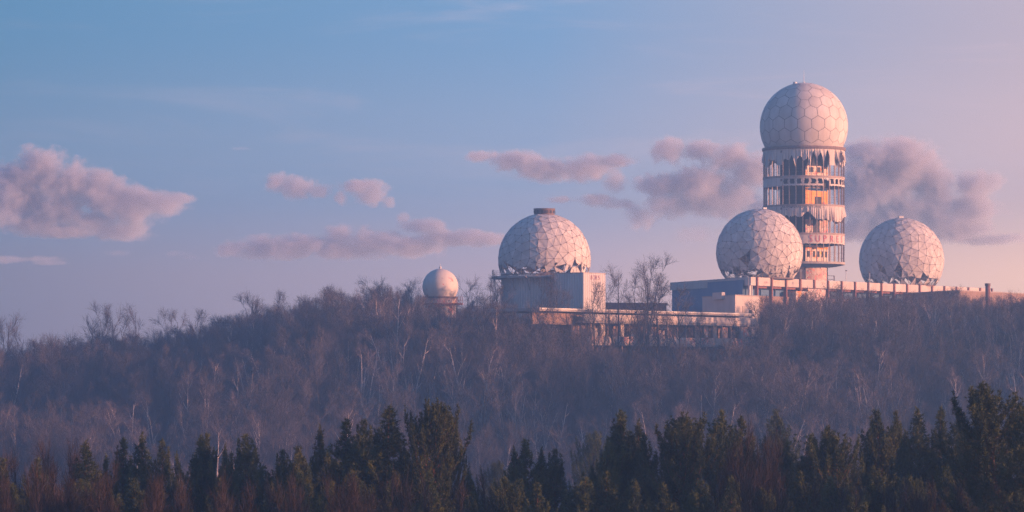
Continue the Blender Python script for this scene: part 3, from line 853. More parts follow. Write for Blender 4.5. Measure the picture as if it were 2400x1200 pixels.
def bare_tree(seed, H, spread, stems=1, up=.25, lean=.0, nb=11, first=.25, dens=1.0):
    """returns (trunk verts, faces), (twig verts, faces)"""
    rg = np.random.default_rng(seed)
    TV, TF, WV, WF = [], [], [], []
    def walk(p, d, ln, n, wob, upf):
        pts = [p]; d = d / np.linalg.norm(d)
        for _ in range(n):
            d = d + rg.normal(0, wob, 3); d[2] += upf; d /= np.linalg.norm(d)
            pts.append(pts[-1] + d * ln / n)
        return pts
    def along(pts, t):
        x = t * (len(pts) - 1); i = min(int(x), len(pts) - 2); f = x - i
        return pts[i] * (1 - f) + pts[i + 1] * f, (pts[i + 1] - pts[i]) / np.linalg.norm(pts[i + 1] - pts[i])
    def side(d, ang):
        a = np.cross(d, rg.normal(size=3)); a /= np.linalg.norm(a) + 1e-9
        return d * math.cos(ang) + a * math.sin(ang)
    for s in range(stems):
        w = rg.uniform(0, 2 * math.pi); sl = lean + (0.22 if stems > 1 else 0) * rg.uniform(.5, 1.2)
        d0 = np.array([math.cos(w) * sl, math.sin(w) * sl, 1.0])
        h = H * rg.uniform(.8, 1) if s else H
        tr = walk(np.array([0, 0, -.5]), d0, h + .5, 7, .04, .05)
        r0 = .014 * H + .03
        tri_tube(TV, TF, tr, np.linspace(r0, .015, 8), 5)
        nbb = max(4, int(nb / stems ** .6))
        for b in range(nbb):
            t = first + (1 - first) * (b + rg.uniform(0, .9)) / nbb
            p, d = along(tr, min(t, .98))
            ln = spread * H * (1.15 - .75 * t) * rg.uniform(.6, 1.15)
            br = walk(p, side(d, rg.uniform(.45, .95)), ln, 4, .075, up)
            rb = r0 * (1 - t) * .5 + .018
            tri_tube(TV, TF, br, np.linspace(rb, .012, 5), 3)
            for c in range(int(7 * dens)):
                tt = rg.uniform(.25, 1); p2, d2 = along(br, min(tt, .99))
                l2 = ln * (.62 - .3 * tt) * rg.uniform(.6, 1.2) + .25
                b2 = walk(p2, side(d2, rg.uniform(.35, .85)), l2, 3, .11, up * .7)
                tri_tube(WV, WF, b2, np.linspace(.018, .007, 4), 3)
                for e in range(int(7 * dens)):
                    t3 = rg.uniform(.15, 1); p3, d3 = along(b2, min(t3, .99))
                    l3 = l2 * .55 * rg.uniform(.5, 1.2) + .22
                    b3 = walk(p3, side(d3, rg.uniform(.3, .8)), l3, 2, .15, up * .6)
                    sliver(WV, WF, b3[0], b3[1], .010, rg); sliver(WV, WF, b3[1] - (b3[1] - b3[0]) * .1, b3[2], .008, rg)
                    for g in range(int(3 * dens)):
                        p4, d4 = along(b3, rg.uniform(.2, .98))
                        sliver(WV, WF, p4, p4 + side(d4, rg.uniform(.3, .7)) * rg.uniform(.3, .65), .007, rg)
    return (TV, TF), (WV, WF)
def np_mesh(name, V, Fc, mat):
    me = bpy.data.meshes.new(name); me.from_pydata([tuple(map(float, v)) for v in V], [], Fc); me.update()
    me.materials.append(M[mat]); return me
PROTO = []      # (trunk mesh, twig mesh, height)
specs = [  # seed, H, spread, stems, up, nb, first, trunk mat, twig mat
    (1, 10, .36, 1, .13, 13, .20, 'bark', 'twig'), (2, 11, .32, 2, .15, 13, .22, 'bark', 'twig'), (3, 9, .44, 1, .07, 14, .20, 'bark', 'twig'),
    (4, 10, .32, 3, .15, 15, .20, 'bark', 'twig'), (5, 9, .46, 2, .06, 14, .18, 'bark', 'twig'),
    (6, 12, .27, 1, .15, 15, .28, 'birch', 'birchtwig'), (7, 11, .28, 2, .16, 15, .30, 'birch', 'birchtwig'), (8, 11, .30, 3, .15, 15, .30, 'birch', 'birchtwig'),
    (9, 5, .50, 4, .14, 12, .08, 'bark', 'twig'), (10, 5, .46, 5, .14, 13, .06, 'bark', 'twig')]
for (sd, H, sp, st, up, nb, fi, mt, mw) in specs:
    a, b = bare_tree(sd, H, sp, st, up, .03, nb, fi)
    PROTO.append((np_mesh('trunk', *a, mt), np_mesh('crown', *b, mw), H))
def place_tree(name, k, loc, rz, s, label, group, sz=1.0, cat='tree'):
    t, w, H = PROTO[k]
    e = empty(name, loc, rz, s); e.scale = (s, s, s * sz); tag(e, label, cat, group)
    a = bpy.data.objects.new('trunk', t); COL.objects.link(a); a.parent = e
    b = bpy.data.objects.new('crown', w); COL.objects.link(b); b.parent = e
    return e
# where the mass of the wood ends against the sky and the buildings, left to right
TLX = [-200, 0, 60, 120, 250, 370, 480, 540, 600, 700, 780, 850, 940, 985, 1080, 1160, 1240, 1300, 1355, 1370, 1480, 1600, 1755, 1782, 1806, 1850, 1950, 2100, 2200, 2260, 2330, 2400, 2600]
TLY = [858, 856, 848, 826, 818, 814, 796, 770, 752, 736, 722, 702, 702, 728, 736, 728, 752, 760, 770, 818, 824, 824, 822, 790, 730, 716, 708, 716, 716, 712, 732, 720, 715]
def foot(x, y): return Vector((x, y, float(ground_z(x, y))))
BUILD = [(at(1276, 609, YL), 10.5)]
def blocked(x, y):
    p = Vector((x, y, 0))
    def inside(poly):
        s = 0
        for i in range(len(poly)):
            a, b = poly[i], poly[(i + 1) % len(poly)]
            if (a.y > y) != (b.y > y) and x < (b.x - a.x) * (y - a.y) / (b.y - a.y) + a.x: s ^= 1
        return s
    if inside([A + uL * 1, B - (uL + uR) * 2, Cc + uR * 2 + nR * 1.5, D]): return True
    if inside([E - uL * 2 - uR * 1, E + uR * 36 - uL * 1.5, E + uR * 36 + uL * 24, E + uL * 24]): return True
    if inside([Fp - uL * 1.2 - uR * 1, Fp + uR * 9, Fp + uR * 9 + uL * 15, Fp + uL * 15]): return True
    P0 = at(1257, 722, 500); P1 = at(1760, 736, 546.6); u = (P1 - P0).normalized(); u.z = 0; n = Vector((u.y, -u.x, 0))
    if inside([P0 + n * 2.0 - u, P1 + n * 2.0 + u * 3, P1 - n * 14 + u * 3, P0 - n * 14 - u]): return True
    c = at(1276, 609, YL)
    if (x - c.x) ** 2 + (y - c.y) ** 2 < 9.6 ** 2: return True
    K = at(1367, 640, 545); ur = Vector((.612, .79, 0)); ul = Vector((-.79, .612, 0))
    if inside([K - ur - ul, K + ur * 7.5 - ul, K + ur * 7.5 + ul * 7.2, K - ur + ul * 7.2]): return True
    c = at(1032, 672, 540)
    if (x - c.x) ** 2 + (y - c.y) ** 2 < 4.6 ** 2: return True
    return False
rg = random.Random(77)
cand = []
y = 418.0
while y < 612:
    half = y * .225 + 8; x = -half
    while x < half:
        X = x + rg.uniform(-1.5, 1.5); Yy = y + rg.uniform(-1.6, 1.6)
        x += 3.6
        if blocked(X, Yy): continue
        g = foot(X, Yy); px = 1200 + X * F / Yy
        ty = np.interp(px, TLX, TLY) + (rg.uniform(-20, 20) if not 1350 < px < 1775 else rg.uniform(0, 25))
        hmax = (HOR - ty) / F * Yy + ZC - g.z
        # glades: clumps of taller and lower growth
        cl = mnoise.noise(Vector((X * .055, Yy * .03, 3.3)))
        h = rg.uniform(9, 15) * (1 + .35 * cl)
        h = min(h, hmax)
        if h < 1.6: continue
        cand.append((X, Yy, g.z, h, px, cl))
    y += 3.8
feature, rest = [], []
for c in cand:
    X, Yy, gz, h, px, cl = c
    bir = mnoise.noise(Vector((X * .04 + 9, Yy * .04, 8)))
    if h < 4.2: k = rg.choice((8, 9))
    elif bir > .12 - .0006 * px * .2 and rg.random() < .55: k = rg.choice((5, 6, 7))
    else: k = rg.choice((0, 1, 2, 3, 4, 0, 1, 3))
    c = (*c, k)
    if h > 6.0 and Yy < 545 and -20 < px < 2420 and ((k >= 5 and k < 8 and rg.random() < .42) or rg.random() < .05) and len(feature) < 215: feature.append(c)
    else: rest.append(c)
ZONE = [(240, 'at the far left'), (480, 'under the low skyline'), (720, 'under the steep skyline'), (960, 'left of the small dome'), (1180, 'below the small dome'), (1400, 'below the capped radome'),
        (1600, 'below the left terrace'), (1780, 'below the right terrace'), (1960, 'below the tower'), (2140, 'below the right radome'), (2290, 'left below the chimney'), (9999, 'at the far right')]
ORD = ['first', 'second', 'third', 'fourth', 'fifth', 'sixth', 'seventh', 'eighth', 'ninth', 'tenth', 'eleventh', 'twelfth', 'thirteenth', 'fourteenth', 'fifteenth', 'sixteenth', 'seventeenth', 'eighteenth', 'nineteenth', 'twentieth']
byzone = {}
for c in sorted(feature, key=lambda c: c[4]):
    X, Yy, gz, h, px, cl, k = c
    zn = next(z for q, z in ZONE if px < q); lv = 'low on' if Yy < 455 else ('half way up' if Yy < 505 else 'high on')
    byzone.setdefault((('pale birch' if 5 <= k < 8 else 'dark tree'), lv, zn), []).append(c)
for (kind, lv, zn), cs in byzone.items():
    for n_, (X, Yy, gz, h, px, cl, k) in enumerate(cs):
        lab = f'{ORD[min(n_, 19)]} {kind} from the left, {lv} the slope {zn}' if len(cs) > 1 else f'lone {kind} {lv} the wooded slope {zn}'
        place_tree('birch_tree' if kind == 'pale birch' else 'bare_tree', k, (X, Yy, gz), rg.uniform(0, 6.28), h / PROTO[k][2], lab, 'birches on the slope' if kind == 'pale birch' else 'bare trees on the slope')
# single trees that stand out on the skyline or in front of the buildings: px, top row, Y, proto, label
SKY = [(22, 762, 545, 1, 'bare tree on the skyline at the left edge of the picture'), (-6, 775, 548, 0, 'bare tree cut by the left picture edge on the skyline'),
    (285, 742, 560, 3, 'tallest bare tree of the low left skyline'), (318, 738, 562, 1, 'bare tree beside the tallest of the low left skyline'), (248, 762, 560, 0, 'slim bare tree left of the tallest low skyline trees'),
    (425, 752, 560, 3, 'bushy bare tree on the skyline near the middle of the left slope'), (470, 750, 562, 0, 'slim bare tree at the foot of the steeper skyline'), (395, 765, 562, 4, 'low spreading bare tree on the left skyline'),
    (585, 708, 560, 1, 'upright bare tree where the left skyline steepens'), (655, 708, 560, 0, 'thin bare tree on the skyline rising to the small dome'), (620, 716, 562, 3, 'bare tree between two thin skyline trees'),
    (200, 792, 560, 9, 'low bare bush on the left skyline'), (770, 694, 562, 0, 'slim bare tree on the upper skyline left of the small dome'), (880, 676, 564, 2, 'twisted spreading bare tree on the skyline, further from the small dome'),
    (935, 674, 562, 4, 'twisted spreading bare tree just left of the small dome'), (965, 684, 562, 2, 'dark bare tree touching the small dome platform'), (1098, 676, 552, 2, 'crooked bare tree just right of the small dome'),
    (1160, 668, 556, 0, 'bare tree beside the railed walkway'), (1145, 682, 550, 1, 'bare tree left of the corrugated drum'), (1200, 690, 538, 3, 'bare tree in front of the corrugated drum, left'),
    (1262, 668, 534, 1, 'bare tree in front of the corrugated drum, middle'), (1300, 660, 532, 0, 'bare tree in front of the corrugated drum, right'), (1335, 700, 530, 3, 'bare tree below the stair block corner'),
    (1445, 648, 528, 1, 'bare tree in the gap right of the stair block'), (1490, 632, 528, 3, 'large many stemmed bare tree before the terrace building'), (1520, 640, 532, 1, 'tall bare tree between the large one and the bunker'),
    (1548, 665, 534, 0, 'bare tree at the left end of the bunker'), (1590, 690, 540, 2, 'bare tree in front of the blue bunker wall'), 
    (1400, 690, 520, 0, 'bare tree in front of the sunlit stair wall'), 
    
    (1470, 712, 528, 0, 'slim bare tree against the left terrace windows'), (1570, 738, 534, 1, 'bare tree against the middle terrace windows'), (1645, 745, 538, 0, 'slim bare tree against the right terrace windows'),
    (1735, 752, 540, 3, 'bare tree at the right corner of the terrace building'),
    (1820, 700, 548, 4, 'dark bare tree right of the white annex'), (1955, 688, 545, 2, 'dark bare tree below the tower foot'), (2215, 690, 555, 3, 'bare tree before the blue annex face'), (2370, 705, 560, 1, 'bare tree before the brown wall at right'),
    (1890, 700, 546, 1, 'bare tree below the white graffiti block'), (2060, 702, 550, 3, 'bare tree below the right radome')]
for px, ty, Yy, k, lab in SKY:
    if 1380 < px < 1760 and Yy < 548: Yy -= 20
    X = (px - 1200) / F * Yy
    g = foot(X, Yy); h = (HOR - ty) / F * Yy + ZC - g.z
    place_tree('bare_tree', k, g, rg.uniform(0, 6.28), h / PROTO[k][2], lab, 'skyline trees')
# the rest of the wood reads as one mass
def wood():
    pcol = bpy.data.collections.new('wood_members')
    for i, (t, w, H) in enumerate(PROTO):
        V = np.empty(len(t.vertices) * 3); t.vertices.foreach_get('co', V); V = V.reshape(-1, 3)
        W = np.empty(len(w.vertices) * 3); w.vertices.foreach_get('co', W); W = W.reshape(-1, 3)
        fs = [tuple(p.vertices) for p in t.polygons]; nt = len(fs)
        fs += [tuple(q + len(V) for q in p.vertices) for p in w.polygons]
        me = bpy.data.meshes.new('tree_form'); me.from_pydata([tuple(v) for v in np.concatenate([V, W])], [], fs)
        me.materials.append(t.materials[0]); me.materials.append(w.materials[0])
        mi = np.zeros(len(fs), dtype=np.int32); mi[nt:] = 1; me.polygons.foreach_set('material_index', mi); me.update()
        o = bpy.data.objects.new('tree_form_%02d' % i, me); pcol.objects.link(o)
    me = bpy.data.meshes.new('bare_wood'); me.from_pydata([(c[0], c[1], c[2]) for c in rest], [], [])
    a = me.attributes.new('tscale', 'FLOAT', 'POINT'); a.data.foreach_set('value', [c[3] / PROTO[c[6]][2] for c in rest])
    a = me.attributes.new('trot', 'FLOAT_VECTOR', 'POINT'); a.data.foreach_set('vector', [q for c in rest for q in (rg.uniform(-.06, .06), rg.uniform(-.06, .06), rg.uniform(0, 6.28))])
    a = me.attributes.new('tkind', 'INT', 'POINT'); a.data.foreach_set('value', [c[6] for c in rest])
    o = bpy.data.objects.new('bare_wood', me); COL.objects.link(o)
    tag(o, 'dense leafless wood covering the hillside', 'wood', None, 'stuff')
    ng = bpy.data.node_groups.new('bare_wood', 'GeometryNodeTree')
    ng.interface.new_socket('Geometry', in_out='INPUT', socket_type='NodeSocketGeometry')
    ng.interface.new_socket('Geometry', in_out='OUTPUT', socket_type='NodeSocketGeometry')
    gi, go = ng.nodes.new('NodeGroupInput'), ng.nodes.new('NodeGroupOutput')
    ci = ng.nodes.new('GeometryNodeCollectionInfo'); ci.inputs[0].default_value = pcol; ci.inputs['Separate Children'].default_value = True; ci.inputs['Reset Children'].default_value = True
    ip = ng.nodes.new('GeometryNodeInstanceOnPoints'); ip.inputs['Pick Instance'].default_value = True
    def na(n, t):
        q = ng.nodes.new('GeometryNodeInputNamedAttribute'); q.data_type = t; q.inputs['Name'].default_value = n; return q.outputs['Attribute']
    L = ng.links.new
    mp = ng.nodes.new('GeometryNodeMeshToPoints'); L(gi.outputs[0], mp.inputs[0])
    L(mp.outputs[0], ip.inputs['Points']); L(ci.outputs[0], ip.inputs['Instance'])
    L(na('tkind', 'INT'), ip.inputs['Instance Index']); L(na('trot', 'FLOAT_VECTOR'), ip.inputs['Rotation']); L(na('tscale', 'FLOAT'), ip.inputs['Scale'])
    L(ip.outputs[0], go.inputs[0])
    md = o.modifiers.new('wood', 'NODES'); md.node_group = ng
wood()

# ------------------------------------------------------------------ pines
def pine(seed, H, W, shape=.8, lump=.35, full=.72, dens=1.0, leaders=1):
    """Scots pine: whorled upswept limbs carrying needle tufts"""
    rg = np.random.default_rng(seed)
    TV, TF = [], []
    pos, dirs, siz = [], [], []
    def tufts(p, d, n, spread, s):
        for _ in range(n):
            pos.append(p + rg.normal(0, spread, 3)); dd = d * .8 + np.array([0, 0, .55]) + rg.normal(0, .35, 3)
            dirs.append(dd / np.linalg.norm(dd)); siz.append(s * rg.uniform(.75, 1.25))
    bend = rg.normal(0, .03, 2)
    def trunk_pt(z): t = z / H; return np.array([bend[0] * H * t * t + .05 * math.sin(z * .8 + seed), bend[1] * H * t * t, z])
    zs = np.linspace(-.5, H - .1, 9); tri_tube(TV, TF, [trunk_pt(z) for z in zs], np.interp(zs, [0, H], [.012 * H + .03, .025]), 6)
    ph = rg.uniform(0, 6.28, 4); z = .40 * H
    while z < H - .25:
        t = (z - .40 * H) / (H * .60)
        rad = W * (1 - math.exp(-((H - z) / shape) ** 1.5)) + .06
        rad *= min(1, .7 + t * 1.6)
        n = 5 if rad > .8 else 4
        a0 = rg.uniform(0, 6.28)
        for b in range(n):
            az = a0 + b * 6.283 / n + rg.normal(0, .25)
            lum = 1 + lump * (math.sin(az * 2 + ph[0] + z * 1.1) * .6 + math.sin(az * 3 + ph[1] - z * 1.9) * .5) + rg.normal(0, .16)
            ln = max(.25, rad * lum)
            if rg.random() < .06: continue
            ris = .25 + .75 * t
            p = trunk_pt(z + rg.uniform(-.12, .12)); d = np.array([math.cos(az), math.sin(az), ris * .55]); d /= np.linalg.norm(d)
            k = max(2, int(ln / .45)); pts = [p]
            for i in range(k):
                d = d + np.array([0, 0, .10 + .12 * t]) + rg.normal(0, .06, 3); d /= np.linalg.norm(d); pts.append(pts[-1] + d * ln / k)
            if ln > .5: tri_tube(TV, TF, pts, np.linspace(.022 + .012 * ln, .01, k + 1), 3)
            st = 1 - full
            m = max(2, int(ln * 9 * dens))
            for i in range(m):
                u = st + (1 - st) * (i + rg.random()) / m; x = u * k; j = min(int(x), k - 1); f = x - j
                q = pts[j] * (1 - f) + pts[j + 1] * f; dd = pts[j + 1] - pts[j]; dd = dd / np.linalg.norm(dd)
                lat = np.cross(dd, (0, 0, 1)); sl = rg.uniform(-1, 1) * min(.42, .18 + .25 * ln) * (1.15 - .75 * u)
                tufts(q + lat * sl, dd + lat * np.sign(sl) * .4, 1 + (rg.random() < .8 * dens), .09, .34)
            if ln > .7:      # upright candle shoots at the branch end
                for q in range(4): tufts(pts[-1] + np.array([0, 0, .16 * q]), np.array([0, 0, 1.]), 2, .06, .27)
        z += rg.uniform(.36, .52) * (1 if t < .75 else .8)
    for l in range(leaders):
        off = np.array([0, 0, 0.]) if l == 0 else np.array([rg.uniform(-.7, .7), rg.uniform(-.4, .4), -rg.uniform(.2, .7)])
        for i in range(8): tufts(trunk_pt(H - i * .17) + off, np.array([0, 0, 1.]), 3, .05 + .015 * i, .27)
    pos, dirs, siz = np.array(pos), np.array(dirs), np.array(siz)
    n = len(pos); nb = 9
    # blades
    rv = rg.normal(size=(n, nb, 3)); D = dirs[:, None] * .75 + rv * .55; D /= np.linalg.norm(D, axis=2)[..., None]
    S = np.cross(D, rg.normal(size=(n, nb, 3))); S /= np.linalg.norm(S, axis=2)[..., None]
    Ln = siz[:, None, None] * rg.uniform(.7, 1.15, (n, nb, 1)); w = .026
    a = pos[:, None] - S * w; b = pos[:, None] + S * w; c = pos[:, None] + D * Ln
    V = np.stack([a, b, c], 2).reshape(-1, 3); Fc = np.arange(len(V)).reshape(-1, 3)
    return (TV, TF), (V, Fc)
def fast_mesh(name, V, Fc, mat):
    me = bpy.data.meshes.new(name); me.vertices.add(len(V)); me.vertices.foreach_set('co', np.asarray(V, dtype=np.float32).ravel())
    me.loops.add(len(Fc) * 3); me.loops.foreach_set('vertex_index', np.asarray(Fc, dtype=np.int32).ravel())
    me.polygons.add(len(Fc)); me.polygons.foreach_set('loop_start', np.arange(0, len(Fc) * 3, 3, dtype=np.int32))
    me.update(calc_edges=True); me.materials.append(M[mat]); return me
PINES = []
for (sd, H, W, sh, lu, fu, de, le) in [
        (1, 19, 3.2, 6.6, .36, .75, 1.0, 1), (2, 19, 3.7, 5.8, .44, .72, 1.0, 2), (3, 20, 4.6, 4.8, .42, .78, 1.05, 3), (4, 19, 2.6, 6.4, .44, .75, 1.05, 1),
        (5, 20, 5.2, 4.8, .40, .80, 1.05, 3), (6, 18, 3.8, 5.4, .54, .68, .95, 2), (7, 19, 3.1, 6.2, .48, .70, .95, 1)]:
    a, b = pine(sd, H, W, sh, lu, fu, de, le)
    PINES.append((np_mesh('trunk', *a, 'pinebark'), fast_mesh('needles', *b, 'needle'), H, W))
# px, top row, Y, proto, width factor, label
PL = [(4, 1078, 238, 1, 1.0, 'pine cut by the left picture edge'), (86, 1075, 236, 6, 1.0, 'dark pine standing second from the left edge'),
    (196, 1036, 238, 3, 1.25, 'tapering pine, tallest of the far left group'), (252, 1066, 246, 3, .7, 'thin small pine right of the tallest far left pine'), (284, 1028, 246, 0, .95, 'pine left of the spired one in the left row'), (325, 1018, 246, 3, 1.0, 'spired pine, highest of the left row'),
    (383, 1032, 248, 6, .8, 'round topped pine right of the highest left row pine'), (417, 1062, 252, 3, .6, 'slight pine in the gap of the left row'), (463, 1021, 246, 0, .9, 'left twin of the two dense pines in the left row'), (489, 1020, 244, 1, .8, 'right twin of the two dense pines in the left row'),
    (522, 1044, 250, 3, .7, 'narrow pine right of the twin pines'), (541, 1062, 240, 6, .55, 'small pine close left of the open branched one'), (584, 1024, 244, 5, .95, 'open branched pine left of the wide gap'), (612, 1095, 240, 1, .7, 'low pine at the edge of the wide gap'),
    (672, 1060, 236, 5, .8, 'low dark pine right of the wide gap'), (703, 1050, 234, 1, .95, 'bushy dark pine right of the wide gap'), (757, 998, 240, 3, .8, 'thin pointed pine left of the mid pine row'), (797, 982, 236, 0, 1.05, 'broad pointed pine in the mid row'),
    (850, 990, 242, 5, .8, 'sparse pine between two tall pointed ones'), (898, 953, 236, 0, 1.35, 'tall spire shaped pine left of the biggest dense pine'), (1003, 938, 236, 4, .80, 'biggest dense pine left of the picture centre'), (1052, 978, 238, 2, .45, 'shoulder pine grown against the biggest dense pine'),
    (1105, 1112, 244, 1, .8, 'low pine right of the biggest dense pine'), (1150, 1082, 330, 2, .95, 'hazy pine farther back, below the picture centre'), (1232, 1032, 238, 6, 1.1, 'pine right of the hazy low gap at centre'), (1212, 1050, 242, 3, .8, 'thin pine close to the left of the centre pine'), (1262, 1052, 240, 3, .8, 'thin pine close to the right of the centre pine'),
    (1302, 1058, 242, 5, .8, 'low pine between centre and the two leader pine'), (1378, 1012, 320, 2, .85, 'hazy blue pine farther back, left of the two leader pine'), (1445, 964, 238, 0, 1.1, 'tall narrow pine, left stem of the two leader pair'), (1463, 966, 240, 3, 1.0, 'tall narrow pine, right stem of the two leader pair'), (1486, 988, 238, 3, .95, 'pointed pine right of the two leader pair'),
    (1512, 1018, 236, 6, .85, 'bushy topped pine right of the two leader pair'), (1420, 1040, 234, 1, .8, 'pine at the foot of the two leader pair'), (1608, 970, 234, 4, 1.0, 'widest pyramid shaped pine right of centre'), (1590, 1000, 240, 1, .8, 'pine grown into the left of the widest pyramid pine'),
    (1700, 966, 240, 1, .95, 'pine behind the right side of the widest pine'), (1738, 978, 242, 0, .95, 'blunt pine right of the widest pine'), (1765, 1020, 242, 3, .8, 'small pine right of the blunt one'), (1825, 963, 290, 1, 1.1, 'lone hazy pine standing left of the gap'), (1840, 1036, 238, 1, .95, 'pine in front of the lone hazy one'),
    (1902, 1022, 240, 6, 1.2, 'olive pine right of the lone hazy one'), (1985, 1004, 236, 2, .9, 'broad olive pine in the right part'), (1957, 1026, 238, 1, .8, 'pine left of the broad olive one'), (2082, 966, 246, 5, .9, 'airy pine with light showing through, right part'), (2098, 968, 250, 1, .6, 'second stem of the airy pine in the right part'), (2050, 1030, 248, 1, .7, 'low pine left of the airy one'),
    (2130, 1012, 242, 3, .8, 'small pointed pine right of the airy one'), (2163, 960, 240, 3, 1.15, 'first of three slim spires at the right'), (2196, 956, 242, 0, .85, 'second of three slim spires at the right'), (2238, 965, 240, 3, 1.2, 'third of three slim spires at the right'),
    (2275, 1008, 238, 5, .7, 'low pine right of the three slim spires'), (2330, 1000, 226, 1, 1.1, 'dark pine left of the tall one at the right edge'), (2366, 903, 205, 2, 1.05, 'tall dark pine at the right picture edge'), (2398, 960, 200, 1, 1.0, 'dark pine cut by the right picture edge')]
rp = random.Random(12)
def place_pine(px, ty, Yy, k, wf, lab, group):
    t, n, H, W = PINES[k]; wf *= 1.0; Yy = Yy * .66 if Yy < 270 else Yy * .8
    X = (px - 1200) / F * Yy; g = foot(X, Yy)
    h = (HOR - ty) / F * Yy + ZC - g.z; s = h / H
    e = empty('pine_tree', g, rp.uniform(0, 6.28)); e.scale = (s * wf, s * wf, s); tag(e, lab, 'tree', group)
    for nm, me in (('trunk', t), ('needles', n)):
        o = bpy.data.objects.new(nm, me); COL.objects.link(o); o.parent = e
for p in PL: place_pine(*p, 'pines in the foreground row')
# lower front row fills the foot of the picture
x = -30; cnt = {}
while x < 2440:
    ty = rp.uniform(1092, 1150) + (20 if x < 640 else 0) + (20 if 1090 < x < 1180 else 0)
    zn = 'left' if x < 800 else ('middle' if x < 1600 else 'right')
    place_pine(x, ty, rp.uniform(214, 228), rp.choice((0, 1, 2, 5, 6)), rp.uniform(.85, 1.25), f'{ORD[cnt.setdefault(zn, 0)]} low pine from the left along the bottom edge, {zn} part', 'low front pines'); cnt[zn] += 1
    x += rp.uniform(62, 104)

# ------------------------------------------------------------------ reddish bare brush at the foot
SHRUB = []
for sd in (41, 42, 43):
    a, b = bare_tree(sd, 6, .34, 4, .34, .05, 12, .12, 1.0)
    SHRUB.append((np_mesh('stems', *a, 'redtwig'), np_mesh('twigs', *b, 'redtwig'), 6))
def shrub(px, ty, Yy, lab, group, name='bare_shrub'):
    k = rp.randrange(3); t, w, H = SHRUB[k]
    Yy *= .66; X = (px - 1200) / F * Yy; g = foot(X, Yy); h = (HOR - ty) / F * Yy + ZC - g.z
    s = h / H; e = empty(name, g, rp.uniform(0, 6.28)); e.scale = (s * .5, s * .5, s); tag(e, lab, 'shrub', group)
    for nm, me in (('stems', t), ('twigs', w)):
        o = bpy.data.objects.new(nm, me); COL.objects.link(o); o.parent = e
spots = []
for i in range(34):
    u = rp.random()
    if u < .5: spots.append((rp.uniform(-20, 660), rp.uniform(1148, 1186)))
    elif u < .75: spots.append((rp.uniform(640, 1230), rp.uniform(1150, 1190)))
    else: spots.append((rp.uniform(1700, 2400), rp.uniform(1160, 1190)))
cnt = {}
for px, ty in sorted(spots):
    zn = 'left' if px < 660 else ('middle' if px < 1230 else 'right')
    n_ = cnt.get(zn, 0); cnt[zn] = n_ + 1
    shrub(px, ty, rp.uniform(203, 213), f'{ORD[min(n_, 19)]} reddish bare bush from the left along the bottom edge, {zn} part', 'reddish brush')
for px, ty in ((1752, 1085), (1772, 1068), (1792, 1090), (1742, 1110)):
    shrub(px, ty, 233, {1752: 'second', 1772: 'third and tallest', 1792: 'rightmost', 1742: 'leftmost'}[px] + ' reddish bare stem clump between the pines right of centre', 'reddish stem clumps')
for px, ty in ((140, 1085), (60, 1105), (230, 1118)):
    shrub(px, ty, 240, {140: 'middle', 60: 'leftmost', 230: 'rightmost'}[px] + ' thin reddish bare tree between the far left pines', 'reddish trees far left')

# ------------------------------------------------------------------ clouds
def cloud_mat(blobs, dens, k, seed):
    """vapour that thins out towards each lobe's rim and is torn by turbulence"""
    m = bpy.data.materials.new('cloud_vapour'); m.use_nodes = True; t = m.node_tree; t.nodes.clear(); L = t.links.new
    tcn = t.nodes.new('ShaderNodeTexCoord'); P = tcn.outputs['Object']
    def noise(scale, det, seed_):
        n = t.nodes.new('ShaderNodeTexNoise'); n.noise_dimensions = '4D'; n.inputs['W'].default_value = seed_; n.inputs['Scale'].default_value = scale
        n.inputs['Detail'].default_value = det; n.inputs['Roughness'].default_value = .62; L(P, n.inputs['Vector']); return n
    def math_(op, a, b=None, c=None):
        n = t.nodes.new('ShaderNodeMath'); n.operation = op
        for i, v in enumerate((a, b, c)):
            if v is None: continue
            if isinstance(v, (int, float)): n.inputs[i].default_value = v
            else: L(v, n.inputs[i])
        return n.outputs[0]
    acc = None
    for c, r in blobs:
        a = t.nodes.new('ShaderNodeVectorMath'); a.operation = 'SUBTRACT'; L(P, a.inputs[0]); a.inputs[1].default_value = c
        b = t.nodes.new('ShaderNodeVectorMath'); b.operation = 'MULTIPLY'; L(a.outputs[0], b.inputs[0]); b.inputs[1].default_value = tuple(1 / q for q in r)
        l = t.nodes.new('ShaderNodeVectorMath'); l.operation = 'LENGTH'; L(b.outputs[0], l.inputs[0])
        acc = l.outputs['Value'] if acc is None else math_('SMOOTH_MIN', acc, l.outputs['Value'], .25)
    n1 = noise(1 / (58 * k), 6, seed).outputs['Fac']
    f = math_('ADD', math_('SUBTRACT', 1.12, acc), math_('ADD', math_('MULTIPLY', math_('SUBTRACT', n1, .5), 2.6), math_('MULTIPLY', math_('SUBTRACT', noise(1 / (15 * k), 5, seed + 1).outputs['Fac'], .5), 1.2)))
    mr_ = t.nodes.new('ShaderNodeMapRange'); mr_.interpolation_type = 'SMOOTHSTEP'; L(f, mr_.inputs[0])
    for i, v in enumerate((.0, .7, 0.0, dens)): mr_.inputs[i + 1].default_value = v
    v = t.nodes.new('ShaderNodeVolumePrincipled'); v.inputs['Color'].default_value = (.78, .80, .92, 1); v.inputs['Density Attribute'].default_value = ''
    v.inputs['Anisotropy'].default_value = .1; L(mr_.outputs[0], v.inputs['Density'])
    o = t.nodes.new('ShaderNodeOutputMaterial'); L(v.outputs[0], o.inputs['Volume']); return m
